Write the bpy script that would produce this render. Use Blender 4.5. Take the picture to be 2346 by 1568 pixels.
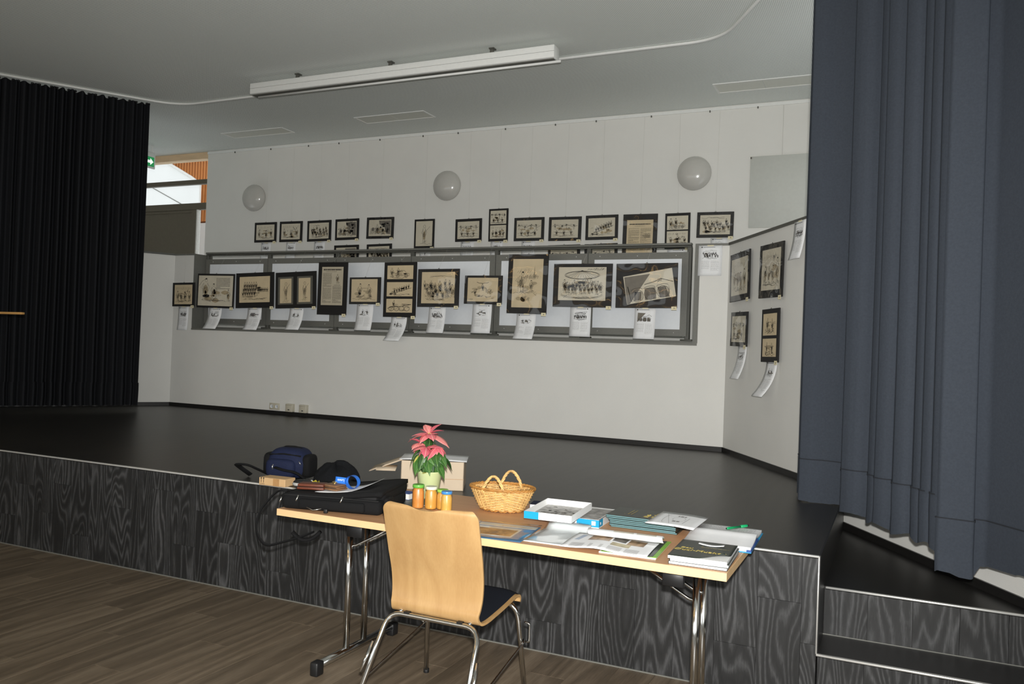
import bpy, bmesh, math, random
from mathutils import Vector, Matrix

# ------------------------------------------------------------------ clear
for o in list(bpy.data.objects):
    bpy.data.objects.remove(o, do_unlink=True)
SC = bpy.context.scene
COL = SC.collection
PI = math.pi

# ------------------------------------------------------------------ camera
# world: X along the stage front (right +), Y towards the back of the stage, Z up, hall floor z = 0
EYE = Vector((0.0, 0.0, 1.58))
YAW, PITCH, ROLL, FPX = 0.4335, 0.0086, 0.0369, 1908.3
def cam_axes():
    f = Vector((-math.sin(YAW)*math.cos(PITCH), math.cos(YAW)*math.cos(PITCH), math.sin(PITCH)))
    r0 = Vector((math.cos(YAW), math.sin(YAW), 0)); u0 = r0.cross(f)
    return (math.cos(ROLL)*r0+math.sin(ROLL)*u0, -math.sin(ROLL)*r0+math.cos(ROLL)*u0, f)
cr, cu, cf = cam_axes()
cd = bpy.data.cameras.new('camera'); cam = bpy.data.objects.new('camera', cd); COL.objects.link(cam)
cam.matrix_world = Matrix(((cr.x, cu.x, -cf.x, EYE.x), (cr.y, cu.y, -cf.y, EYE.y), (cr.z, cu.z, -cf.z, EYE.z), (0, 0, 0, 1)))
cd.sensor_fit = 'HORIZONTAL'; cd.sensor_width = 36.0; cd.lens = 36.0*FPX/2346.0; cd.clip_start = 0.02; cd.clip_end = 200
SC.camera = cam

# ------------------------------------------------------------------ world, lights, exposure
SC.view_settings.view_transform = 'Standard'; SC.view_settings.look = 'None'
SC.view_settings.gamma = 1.0; SC.view_settings.use_curve_mapping = False
SC.view_settings.exposure = 0.16
SC.cycles.max_bounces = 6; SC.cycles.diffuse_bounces = 4; SC.cycles.glossy_bounces = 3; SC.cycles.transmission_bounces = 4; SC.cycles.transparent_max_bounces = 8
W = bpy.data.worlds.new('sky'); SC.world = W; W.use_nodes = True
bg = W.node_tree.nodes['Background']; bg.inputs[0].default_value = (0.94, 0.98, 1.0, 1); bg.inputs[1].default_value = 1.05

def light(name, kind, loc, energy, color=(1, 1, 1), **kw):
    d = bpy.data.lights.new(name, kind); d.energy = energy; d.color = color
    for k, v in kw.items(): setattr(d, k, v)
    o = bpy.data.objects.new(name, d); COL.objects.link(o); o.location = loc
    return o
# the photographer's flash, just above the lens
fl_ = light('camera_flash', 'SPOT', (0.02, -0.02, 1.74), 1080, (1.0, 0.985, 0.955), shadow_soft_size=0.035, spot_size=math.radians(101), spot_blend=1.0)
fl_.rotation_euler = cam.matrix_world.to_euler()
# daylight from the window front of the hall, behind the camera
hw = light('hall_window_daylight', 'AREA', (-5.0, -3.0, 1.35), 75, (0.93, 0.98, 1.0), shape='RECTANGLE', size=10.0, size_y=1.9)
hw.rotation_euler = (PI/2, 0, 0)
# fill light added at the unseen right-hand wall to brighten the ceiling
hs_ = light('hall_side_fill', 'AREA', (1.8, -0.8, 1.7), 62, (0.93, 0.98, 1.0), shape='RECTANGLE', size=4.4, size_y=2.2)
hs_.rotation_euler = (PI/2, 0, PI/2)

# ------------------------------------------------------------------ materials
def lin(c):
    return tuple(((x/255.0)/12.92 if x/255.0 <= 0.04045 else ((x/255.0+0.055)/1.055)**2.4) for x in c)
MATS = {}
def mat(name, rgb, rough=0.6, metal=0.0, var=0.08, scale=30.0, bump=0.0, bscale=None, spec=0.5, sheen=0.0, emit=None, estr=0.0, coat=0.0, stretch=None):
    """Principled with procedural noise variation; rgb is sRGB 0-255."""
    if name in MATS: return MATS[name]
    m = bpy.data.materials.new(name); m.use_nodes = True
    nt = m.node_tree; N = nt.nodes; L = nt.links; b = N['Principled BSDF']
    c = lin(rgb)
    tc = N.new('ShaderNodeTexCoord'); mp = N.new('ShaderNodeMapping'); L.new(tc.outputs['Object'], mp.inputs[0])
    if stretch: mp.inputs['Scale'].default_value = stretch
    no = N.new('ShaderNodeTexNoise'); no.inputs['Scale'].default_value = scale; no.inputs['Detail'].default_value = 4
    L.new(mp.outputs[0], no.inputs['Vector'])
    rp = N.new('ShaderNodeValToRGB'); rp.color_ramp.elements[0].position = 0.3; rp.color_ramp.elements[1].position = 0.7
    rp.color_ramp.elements[0].color = tuple(x*(1-var) for x in c)+(1,)
    rp.color_ramp.elements[1].color = tuple(min(1, x*(1+var)) for x in c)+(1,)
    L.new(no.outputs['Fac'], rp.inputs[0]); L.new(rp.outputs[0], b.inputs['Base Color'])
    b.inputs['Roughness'].default_value = rough; b.inputs['Metallic'].default_value = metal
    b.inputs['Specular IOR Level'].default_value = spec
    if sheen: b.inputs['Sheen Weight'].default_value = sheen; b.inputs['Sheen Roughness'].default_value = 0.5
    if coat: b.inputs['Coat Weight'].default_value = coat; b.inputs['Coat Roughness'].default_value = 0.08
    if emit: b.inputs['Emission Color'].default_value = lin(emit)+(1,); b.inputs['Emission Strength'].default_value = estr
    if bump:
        bm_ = N.new('ShaderNodeBump'); bm_.inputs['Strength'].default_value = bump; bm_.inputs['Distance'].default_value = 0.004
        n2 = N.new('ShaderNodeTexNoise'); n2.inputs['Scale'].default_value = bscale or scale; n2.inputs['Detail'].default_value = 3
        L.new(mp.outputs[0], n2.inputs['Vector'])
        L.new(n2.outputs['Fac'], bm_.inputs['Height']); L.new(bm_.outputs[0], b.inputs['Normal'])
    MATS[name] = m
    return m

def wood(name, dark, mid, light_, length_axis='z', rough=0.5, wscale=9.0, var=0.22, squash=0.10, spec=0.4, streak=0.5):
    """plank wood: cathedral figure from distorted bands, every object offset by its own random value"""
    m = bpy.data.materials.new(name); m.use_nodes = True; nt = m.node_tree; N = nt.nodes; L = nt.links; b = N['Principled BSDF']
    tc = N.new('ShaderNodeTexCoord'); oi = N.new('ShaderNodeObjectInfo')
    mul = N.new('ShaderNodeVectorMath'); mul.operation = 'MULTIPLY_ADD'
    cmb = N.new('ShaderNodeCombineXYZ')
    for i, k in enumerate((37.0, 53.0, 71.0)):
        mm = N.new('ShaderNodeMath'); mm.operation = 'MULTIPLY'; mm.inputs[1].default_value = k
        L.new(oi.outputs['Random'], mm.inputs[0]); L.new(mm.outputs[0], cmb.inputs[i])
    L.new(tc.outputs['Object'], mul.inputs[0]); mul.inputs[1].default_value = (1, 1, 1); L.new(cmb.outputs[0], mul.inputs[2])
    mp = N.new('ShaderNodeMapping'); L.new(mul.outputs[0], mp.inputs[0])
    sc = {'x': (squash, 1, 1), 'y': (1, squash, 1), 'z': (1, 1, squash)}[length_axis]
    mp.inputs['Scale'].default_value = sc
    nz = N.new('ShaderNodeTexNoise'); nz.inputs['Scale'].default_value = 5.0; nz.inputs['Detail'].default_value = 1.5
    L.new(mp.outputs[0], nz.inputs['Vector'])
    k1 = N.new('ShaderNodeMath'); k1.operation = 'MULTIPLY'; k1.inputs[1].default_value = wscale; L.new(nz.outputs['Fac'], k1.inputs[0])
    wv = N.new('ShaderNodeMath'); wv.operation = 'PINGPONG'; wv.inputs[1].default_value = 1.0; L.new(k1.outputs[0], wv.inputs[0])
    fine = N.new('ShaderNodeTexNoise'); fine.inputs['Scale'].default_value = 160.0; fine.inputs['Detail'].default_value = 3
    L.new(mp.outputs[0], fine.inputs['Vector'])
    rp = N.new('ShaderNodeValToRGB'); e = rp.color_ramp.elements
    e[0].position = 0.15; e[0].color = lin(dark)+(1,); e[1].position = 0.9; e[1].color = lin(light_)+(1,)
    x = e.new(0.5); x.color = lin(mid)+(1,)
    mx = N.new('ShaderNodeMix'); mx.data_type = 'FLOAT'; mx.inputs[0].default_value = streak
    L.new(wv.outputs[0], mx.inputs[2]); L.new(fine.outputs['Fac'], mx.inputs[3])
    mx2 = N.new('ShaderNodeMix'); mx2.data_type = 'FLOAT'; mx2.inputs[0].default_value = 0.35
    L.new(mx.outputs[0], mx2.inputs[2]); L.new(nz.outputs['Fac'], mx2.inputs[3])
    L.new(mx2.outputs[0], rp.inputs[0])
    hs = N.new('ShaderNodeHueSaturation'); L.new(rp.outputs[0], hs.inputs['Color'])
    mr = N.new('ShaderNodeMapRange'); mr.inputs[3].default_value = 1-var; mr.inputs[4].default_value = 1+var
    L.new(oi.outputs['Random'], mr.inputs[0]); L.new(mr.outputs[0], hs.inputs['Value'])
    L.new(hs.outputs[0], b.inputs['Base Color'])
    b.inputs['Roughness'].default_value = rough; b.inputs['Specular IOR Level'].default_value = spec
    bp = N.new('ShaderNodeBump'); bp.inputs['Strength'].default_value = 0.12; bp.inputs['Distance'].default_value = 0.002
    L.new(fine.outputs['Fac'], bp.inputs['Height']); L.new(bp.outputs[0], b.inputs['Normal'])
    MATS[name] = m
    return m

def perforated(name, rgb, pitch, hole):
    m = bpy.data.materials.new(name); m.use_nodes = True; nt = m.node_tree; N = nt.nodes; L = nt.links; b = N['Principled BSDF']
    tc = N.new('ShaderNodeTexCoord')
    sc = N.new('ShaderNodeVectorMath'); sc.operation = 'SCALE'; sc.inputs['Scale'].default_value = 1.0/pitch
    L.new(tc.outputs['Object'], sc.inputs[0])
    fr = N.new('ShaderNodeVectorMath'); fr.operation = 'FRACTION'; L.new(sc.outputs[0], fr.inputs[0])
    sb = N.new('ShaderNodeVectorMath'); sb.operation = 'SUBTRACT'; sb.inputs[1].default_value = (0.5, 0.5, 0.5); L.new(fr.outputs[0], sb.inputs[0])
    ml = N.new('ShaderNodeVectorMath'); ml.operation = 'MULTIPLY'; ml.inputs[1].default_value = (1, 1, 0); L.new(sb.outputs[0], ml.inputs[0])
    ln = N.new('ShaderNodeVectorMath'); ln.operation = 'LENGTH'; L.new(ml.outputs[0], ln.inputs[0])
    lt = N.new('ShaderNodeMath'); lt.operation = 'LESS_THAN'; lt.inputs[1].default_value = hole/pitch; L.new(ln.outputs['Value'], lt.inputs[0])
    no = N.new('ShaderNodeTexNoise'); no.inputs['Scale'].default_value = 0.7; L.new(tc.outputs['Object'], no.inputs['Vector'])
    rp = N.new('ShaderNodeValToRGB'); c = lin(rgb)
    rp.color_ramp.elements[0].color = tuple(x*0.96 for x in c)+(1,); rp.color_ramp.elements[1].color = tuple(x*1.04 for x in c)+(1,)
    L.new(no.outputs['Fac'], rp.inputs[0])
    mx = N.new('ShaderNodeMix'); mx.data_type = 'RGBA'
    L.new(lt.outputs[0], mx.inputs[0]); L.new(rp.outputs[0], mx.inputs[6]); mx.inputs[7].default_value = tuple(x*0.35 for x in c)+(1,)
    L.new(mx.outputs[2], b.inputs['Base Color']); b.inputs['Roughness'].default_value = 0.8; b.inputs['Specular IOR Level'].default_value = 0.2
    MATS[name] = m
    return m

def acrylic(name):
    """thin, slightly wavy clear cover sheet"""
    m = bpy.data.materials.new(name); m.use_nodes = True; nt = m.node_tree; N = nt.nodes; L = nt.links
    for n in list(N): N.remove(n)
    out = N.new('ShaderNodeOutputMaterial'); tr = N.new('ShaderNodeBsdfTransparent'); gl = N.new('ShaderNodeBsdfGlossy'); mx = N.new('ShaderNodeMixShader')
    fr = N.new('ShaderNodeFresnel'); fr.inputs['IOR'].default_value = 1.55
    gl.inputs['Roughness'].default_value = 0.03
    tc = N.new('ShaderNodeTexCoord'); oi = N.new('ShaderNodeObjectInfo')
    ad = N.new('ShaderNodeVectorMath'); ad.operation = 'ADD'; L.new(tc.outputs['Object'], ad.inputs[0])
    cb = N.new('ShaderNodeCombineXYZ')
    mm = N.new('ShaderNodeMath'); mm.operation = 'MULTIPLY'; mm.inputs[1].default_value = 41.0; L.new(oi.outputs['Random'], mm.inputs[0])
    L.new(mm.outputs[0], cb.inputs[0]); L.new(cb.outputs[0], ad.inputs[1])
    no = N.new('ShaderNodeTexNoise'); no.inputs['Scale'].default_value = 4.0; no.inputs['Detail'].default_value = 0.6
    L.new(ad.outputs[0], no.inputs['Vector'])
    bp = N.new('ShaderNodeBump'); bp.inputs['Strength'].default_value = 1.0; bp.inputs['Distance'].default_value = 0.05
    L.new(no.outputs['Fac'], bp.inputs['Height']); L.new(bp.outputs[0], gl.inputs['Normal']); L.new(bp.outputs[0], fr.inputs['Normal'])
    ge = N.new('ShaderNodeNewGeometry'); iv = N.new('ShaderNodeMath'); iv.operation = 'SUBTRACT'; iv.inputs[0].default_value = 1.0
    L.new(ge.outputs['Backfacing'], iv.inputs[1])
    mu = N.new('ShaderNodeMath'); mu.operation = 'MULTIPLY'; L.new(fr.outputs[0], mu.inputs[0]); L.new(iv.outputs[0], mu.inputs[1])
    L.new(mu.outputs[0], mx.inputs[0]); L.new(tr.outputs[0], mx.inputs[1]); L.new(gl.outputs[0], mx.inputs[2]); L.new(mx.outputs[0], out.inputs[0])
    MATS[name] = m
    return m

def glass(name, tint=(1, 1, 1), ior=1.45, rough=0.0):
    m = bpy.data.materials.new(name); m.use_nodes = True; nt = m.node_tree; N = nt.nodes; L = nt.links
    for n in list(N): N.remove(n)
    out = N.new('ShaderNodeOutputMaterial'); tr = N.new('ShaderNodeBsdfTransparent'); gl = N.new('ShaderNodeBsdfGlossy'); mx = N.new('ShaderNodeMixShader')
    tr.inputs[0].default_value = tint+(1,); gl.inputs['Roughness'].default_value = rough
    fr = N.new('ShaderNodeFresnel'); fr.inputs['IOR'].default_value = ior
    ge = N.new('ShaderNodeNewGeometry'); iv = N.new('ShaderNodeMath'); iv.operation = 'SUBTRACT'; iv.inputs[0].default_value = 1.0
    L.new(ge.outputs['Backfacing'], iv.inputs[1])
    mu = N.new('ShaderNodeMath'); mu.operation = 'MULTIPLY'; L.new(fr.outputs[0], mu.inputs[0]); L.new(iv.outputs[0], mu.inputs[1])
    L.new(mu.outputs[0], mx.inputs[0]); L.new(tr.outputs[0], mx.inputs[1]); L.new(gl.outputs[0], mx.inputs[2]); L.new(mx.outputs[0], out.inputs[0])
    MATS[name] = m
    return m

mat('wall_paint', (226, 225, 220), 0.75, var=0.015, scale=3, bump=0.15, bscale=220, spec=0.25)
perforated('ceiling_board', (238, 242, 238), 0.014, 0.0034)
mat('white_lacquer', (232, 233, 230), 0.4, var=0.02)
mat('grey_metal', (112, 112, 106), 0.45, var=0.05, scale=60)
mat('grey_dark_metal', (84, 84, 78), 0.5, var=0.05)
mat('panel_white', (232, 236, 240), 0.5, var=0.015)
mat('black_lino', (30, 29, 28), 0.38, var=0.15, scale=60)
mat('alu_trim', (225, 224, 220), 0.3, metal=0.6, var=0.04)
mat('curtain_navy', (60, 65, 73), 0.85, var=0.07, scale=90, bump=0.3, bscale=700, spec=0.1)
mat('curtain_navy_shaded', (36, 37, 40), 0.9, var=0.08, scale=90, bump=0.3, bscale=700, spec=0.08)  # same cloth as the right curtains, its weaker light painted into the colour
wood('stage_oak', (17, 17, 17), (36, 36, 36), (91, 91, 92), 'z', 0.5, wscale=44.0, var=0.16, squash=0.16, streak=0.48)
wood('stage_floor_oak', (31, 29, 27), (41, 39, 36), (52, 49, 45), 'y', 0.36, wscale=14, var=0.05, squash=0.06, spec=0.38)
wood('hall_oak', (72, 63, 51), (107, 94, 78), (141, 127, 108), 'y', 0.42, wscale=14, var=0.12, squash=0.07, streak=0.6)
wood('beech_ply', (158, 122, 78), (171, 136, 90), (184, 150, 102), 'z', 0.35, wscale=12, var=0.02, squash=0.10, spec=0.5, streak=0.6)
mat('beech_edge', (178, 140, 90), 0.5, var=0.15, scale=80, stretch=(0.2, 1, 3))
wood('table_beech', (178, 132, 94), (192, 146, 106), (204, 158, 118), 'x', 0.45, wscale=10, var=0.02, squash=0.06, streak=0.7)
mat('table_lipping', (222, 186, 138), 0.5, var=0.05, scale=40, stretch=(0.3, 1, 1))
mat('chrome', (216, 216, 214), 0.12, metal=1.0, var=0.02)
mat('black_plastic', (24, 24, 25), 0.45, var=0.1)
mat('black_mat', (22, 20, 19), 0.7, var=0.1)
mat('grey_mat', (92, 90, 82), 0.7, var=0.05)
mat('drawing_tan', (208, 190, 156), 0.75, var=0.06, scale=9)
mat('drawing_pale', (206, 198, 178), 0.75, var=0.05, scale=9)
mat('newsprint', (190, 180, 158), 0.8, var=0.05, scale=12)
mat('ink', (34, 31, 29), 0.8, var=0.1)
mat('ink_grey', (118, 112, 102), 0.8, var=0.1)
mat('ink_soft', (150, 148, 146), 0.8, var=0.06)
mat('ink_wash', (172, 156, 126), 0.8, var=0.15, scale=60)
mat('paper', (236, 237, 238), 0.65, var=0.015)
mat('cream_tag', (232, 222, 186), 0.7, var=0.03)
acrylic('acrylic_cover')
glass('pane_glass')
mat('nylon_wire', (205, 204, 198), 0.4, var=0.02)
mat('lamp_opal', (196, 194, 188), 0.16, var=0.015, spec=0.6)
mat('socket_white', (196, 190, 172), 0.45, var=0.03)
mat('dark_hole', (26, 25, 24), 0.8)

# ------------------------------------------------------------------ geometry helpers
def V(*a): return Vector(a)
class G:
    def __init__(s): s.v = []; s.f = []; s.m = []; s.s = []
    def add(s, vs, fs, mi=0, smooth=False, M=None):
        n = len(s.v)
        for p in vs:
            p = Vector(p); s.v.append(M @ p if M is not None else p)
        for f in fs:
            s.f.append([n+i for i in f]); s.m.append(mi); s.s.append(smooth)
        return s
    def box(s, x0, x1, y0, y1, z0, z1, mi=0, M=None):
        vs = [(x, y, z) for z in (z0, z1) for y in (y0, y1) for x in (x0, x1)]
        return s.add(vs, [(0, 2, 3, 1), (4, 5, 7, 6), (0, 1, 5, 4), (2, 6, 7, 3), (0, 4, 6, 2), (1, 3, 7, 5)], mi, False, M)
    def bbox(s, x0, x1, y0, y1, z0, z1, r=0.005, mi=0, seg=2, M=None, smooth=True):
        bm = bmesh.new(); bmesh.ops.create_cube(bm, size=1)
        bmesh.ops.scale(bm, vec=(x1-x0, y1-y0, z1-z0), verts=bm.verts)
        bmesh.ops.translate(bm, vec=((x0+x1)/2, (y0+y1)/2, (z0+z1)/2), verts=bm.verts)
        r = min(r, 0.49*min(x1-x0, y1-y0, z1-z0))
        bmesh.ops.bevel(bm, geom=bm.edges[:], offset=r, segments=seg, affect='EDGES', profile=0.5)
        return s.bm(bm, mi, smooth, M)
    def bm(s, bm, mi=0, smooth=False, M=None):
        bm.verts.index_update()
        s.add([v.co.copy() for v in bm.verts], [[v.index for v in f.verts] for f in bm.faces], mi, smooth, M); bm.free(); return s
    def prism(s, poly, z0, z1, mi=0, M=None):
        n = len(poly)
        vs = [(p[0], p[1], z0) for p in poly]+[(p[0], p[1], z1) for p in poly]
        fs = [list(range(n))[::-1], list(range(n, 2*n))]+[(i, (i+1) % n, n+(i+1) % n, n+i) for i in range(n)]
        return s.add(vs, fs, mi, False, M)
    def tube(s, pts, r, n=8, mi=0, closed=False, cap=True, M=None, flat=1.0):
        pts = [Vector(p) for p in pts]; k = len(pts)
        rs = r if isinstance(r, (list, tuple)) else [r]*k
        tang = []
        for i in range(k):
            a = pts[(i-1) % k] if (closed or i > 0) else pts[i]
            b = pts[(i+1) % k] if (closed or i < k-1) else pts[i]
            tang.append((b-a).normalized() if (b-a).length > 1e-9 else Vector((0, 0, 1)))
        ref = Vector((0, 0, 1)) if abs(tang[0].z) < 0.9 else Vector((1, 0, 0))
        nrm = (ref-tang[0]*ref.dot(tang[0])).normalized(); vs = []
        for i in range(k):
            t = tang[i]; nrm = (nrm-t*nrm.dot(t))
            nrm = nrm.normalized() if nrm.length > 1e-6 else t.orthogonal().normalized()
            bn = t.cross(nrm)
            for j in range(n):
                a = 2*PI*j/n; vs.append(pts[i]+(nrm*math.cos(a)*flat+bn*math.sin(a))*rs[i])
        fs = []
        for i in range(k if closed else k-1):
            for j in range(n):
                a = i*n+j; b = i*n+(j+1) % n; c = ((i+1) % k)*n+(j+1) % n; d = ((i+1) % k)*n+j
                fs.append((a, b, c, d))
        if cap and not closed: fs.append(list(range(n))[::-1]); fs.append(list(range((k-1)*n, k*n)))
        return s.add(vs, fs, mi, True, M)
    def lathe(s, prof, n=24, mi=0, M=None, sx=1.0, sy=1.0):
        vs = []
        for r, z in prof:
            for j in range(n):
                a = 2*PI*j/n; vs.append((r*math.cos(a)*sx, r*math.sin(a)*sy, z))
        fs = [(i*n+j, i*n+(j+1) % n, (i+1)*n+(j+1) % n, (i+1)*n+j) for i in range(len(prof)-1) for j in range(n)]
        if prof[0][0] > 1e-5: fs.append(list(range(n))[::-1])
        if prof[-1][0] > 1e-5: fs.append(list(range((len(prof)-1)*n, len(prof)*n)))
        return s.add(vs, fs, mi, True, M)
    def grid(s, fn, nu, nv, mi=0, smooth=True, M=None, flip=False):
        vs = [fn(i/nu, j/nv) for j in range(nv+1) for i in range(nu+1)]
        w = nu+1; fs = []
        for j in range(nv):
            for i in range(nu):
                q = (j*w+i, j*w+i+1, (j+1)*w+i+1, (j+1)*w+i)
                fs.append(q[::-1] if flip else q)
        return s.add(vs, fs, mi, smooth, M)
    def slab(s, fn, nu, nv, th, mi=0, M=None):
        """grid surface fn(u,v) thickened by th along the local normal"""
        P = [[Vector(fn(i/nu, j/nv)) for i in range(nu+1)] for j in range(nv+1)]
        def nor(j, i):
            a = P[j][min(i+1, nu)]-P[j][max(i-1, 0)]; b = P[min(j+1, nv)][i]-P[max(j-1, 0)][i]
            return a.cross(b).normalized()
        w = nu+1; k = w*(nv+1)
        top = [P[j][i] for j in range(nv+1) for i in range(nu+1)]
        bot = [P[j][i]-nor(j, i)*th for j in range(nv+1) for i in range(nu+1)]
        fs = []
        for j in range(nv):
            for i in range(nu):
                a, b, c, d = j*w+i, j*w+i+1, (j+1)*w+i+1, (j+1)*w+i
                fs.append((a, b, c, d)); fs.append((k+d, k+c, k+b, k+a))
        for i in range(nu):
            fs.append((i+1, i, k+i, k+i+1)); a = nv*w+i; fs.append((a, a+1, k+a+1, k+a))
        for j in range(nv):
            a = j*w; fs.append((a, a+w, k+a+w, k+a)); a = j*w+nu; fs.append((a+w, a, k+a, k+a+w))
        return s.add(top+bot, fs, mi, True, M)
    def mesh(s, name, mats):
        me = bpy.data.meshes.new(name); me.from_pydata([tuple(v) for v in s.v], [], s.f)
        for m in mats: me.materials.append(MATS[m])
        me.polygons.foreach_set('material_index', s.m); me.polygons.foreach_set('use_smooth', s.s); me.update()
        return me
    def obj(s, name, mats, parent=None, loc=None, rot=None, label=None, sharp=None):
        if isinstance(mats, str): mats = [mats]
        me = s.mesh(name, mats)
        if sharp: me.set_sharp_from_angle(angle=math.radians(sharp))
        return place(name, me, parent, loc, rot, label)
def place(name, me, parent=None, loc=None, rot=None, label=None):
    o = bpy.data.objects.new(name, me); COL.objects.link(o)
    if parent is not None: o.parent = parent
    if loc is not None: o.location = loc
    if rot is not None: o.rotation_euler = rot
    if label: o['label'] = label
    return o
def tag(o, label, cat, group=None):
    o['label'] = label; o['category'] = cat
    if group: o['group'] = group
    return o
def thing(name, label, cat, loc=(0, 0, 0), rot=(0, 0, 0), group=None):
    o = bpy.data.objects.new(name, None); COL.objects.link(o); o.location = loc; o.rotation_euler = rot; o.empty_display_size = 0.05
    return tag(o, label, cat, group)
def struct(o, label=None):
    o['kind'] = 'structure'
    if label: o['label'] = label
    return o
def arc(c, r, a0, a1, n, axis='xz'):
    out = []
    for i in range(n+1):
        a = a0+(a1-a0)*i/n; x = r*math.cos(a); y = r*math.sin(a)
        out.append(Vector(c)+(Vector((x, 0, y)) if axis == 'xz' else Vector((0, x, y)) if axis == 'yz' else Vector((x, y, 0))))
    return out
def fillet(pts, r, n=6):
    """round the corners of a polyline"""
    pts = [Vector(p) for p in pts]; out = [pts[0]]
    for i in range(1, len(pts)-1):
        a, b, c = pts[i-1], pts[i], pts[i+1]
        u = (a-b); w = (c-b); rr = min(r, u.length*0.48, w.length*0.48)
        p0 = b+u.normalized()*rr; p1 = b+w.normalized()*rr
        for k in range(n+1):
            t = k/n; out.append(p0*(1-t)**2+b*2*t*(1-t)+p1*t*t)
    out.append(pts[-1]); return out
def text_mesh(txt, size, M, name, matname, parent, extrude=0.0003, shear=0.0):
    cu_ = bpy.data.curves.new(name, 'FONT'); cu_.body = txt; cu_.size = size; cu_.align_x = 'CENTER'; cu_.align_y = 'CENTER'; cu_.extrude = extrude; cu_.shear = shear
    cu_.resolution_u = 3
    t = bpy.data.objects.new(name, cu_); COL.objects.link(t)
    dg = bpy.context.evaluated_depsgraph_get(); dg.update()
    me = bpy.data.meshes.new_from_object(t.evaluated_get(dg)); bpy.data.objects.remove(t, do_unlink=True); bpy.data.curves.remove(cu_)
    me.materials.clear(); me.materials.append(MATS[matname]); me.transform(M); me.name = name
    return place(name, me, parent)

# ------------------------------------------------------------------ main dimensions
ST, S1, S2 = 0.686, 0.24, 0.472          # stage floor and the two steps
YS, YS2 = 4.064, 4.382                   # stage front / second riser
XE = -0.2965                             # right end of the stage front
YP, YB, YR = 7.967, 9.334, 8.17          # low wall, gallery back wall, railing plane
ZC, ZW, ZG = 4.37, 2.655, 1.70           # ceiling, top of the low wall, gallery sill
XL, XR = -8.554, -1.465                  # ends of the low back wall
DR = Vector((0.5075, -0.8617, 0)); NR = Vector((-0.8617, -0.5075, 0))   # right slanted wall: direction / room side
DL = Vector((-0.5235, -0.8520, 0)); NL = Vector((0.8520, -0.5235, 0))
PR = Vector((XR, YP, 0)); PL = Vector((XL, YP, 0))
HALL_L, HALL_R, HALL_F = -11.6, 1.9, -3.3

# ================================================================== SETTING
rng = random.Random(7)
# ---- hall floor with planks running towards the stage
g = G(); g.box(HALL_L, HALL_R+0.3, HALL_F, YS+0.02, -0.08, -0.006)
floor = struct(g.obj('floor', 'hall_oak'), 'brown oak plank floor of the hall')
PW, PLN = 0.185, 1.25
plank_me = {}
def plank(parent, name, sx, sy, sz, loc, material, bev=0.0006):
    key = (round(sx, 3), round(sy, 3), round(sz, 3), material)
    if key not in plank_me:
        q = G(); q.bbox(-sx/2, sx/2, -sy/2, sy/2, -sz/2, sz/2, bev, seg=1, smooth=False); plank_me[key] = q.mesh('plank', [material])
    return place(name, plank_me[key], parent, loc)
x = -6.4; i = 0
while x < 1.55:
    off = (i*0.47) % PLN
    y = YS-0.004
    first = PLN-off if off > 0.2 else PLN
    ln = first
    while y > 1.9:
        ln_ = min(ln, y-1.6)
        plank(floor, 'plank', PW-0.0015, ln_-0.0015, 0.006, (x+PW/2, y-ln_/2, -0.003), 'hall_oak')
        y -= ln_; ln = PLN
    x += PW; i += 1

# ---- stage platform
g = G(); yx = YP+(XE-XR)/DR.x*DR.y
g.prism([(-10.95, YS+0.012), (XE, YS+0.012), (XE, yx), (XR, YP+0.02), (XL, YP+0.02)], 0.0, ST)
stage = struct(g.obj('stage_platform', 'stage_floor_oak'), 'dark stage platform with wood grain floor')
x = -10.95; i = 0; W_ = 0.196
while x < XE-0.001:
    w = min(W_, XE-x); cut = [0.28, 0.50, 0.16, 0.0, 0.40, 0.0, 0.56, 0.22, 0.46][i % 9]
    zs = [0.0, ST-0.012] if cut == 0 else [0.0, cut, ST-0.012]
    for a, b in zip(zs, zs[1:]):
        plank(stage, 'plank', w-0.0006, 0.012, b-a-0.0006, (x+w/2, YS+0.006, (a+b)/2), 'stage_oak')
    x += W_; i += 1
g = G(); g.bbox(-10.95, XE+0.002, YS-0.004, YS+0.016, ST-0.009, ST+0.001, 0.002, seg=1); g.obj('edge_trim', 'alu_trim', stage)
g = G(); g.bbox(XE-0.003, XE+0.004, YS-0.003, YS+0.008, S1, ST, 0.002, seg=1); g.obj('edge_trim', 'alu_trim', stage)
g = G(); g.box(-10.95, XE+1.9, YS-0.006, YS+0.001, 0.0, 0.006); g.obj('floor_joint', 'grey_metal', stage)
g = G(); g.box(XE, XE+0.006, YS+0.02, yx, S1, ST-0.001); g.obj('side_lining', 'black_lino', stage)

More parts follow.
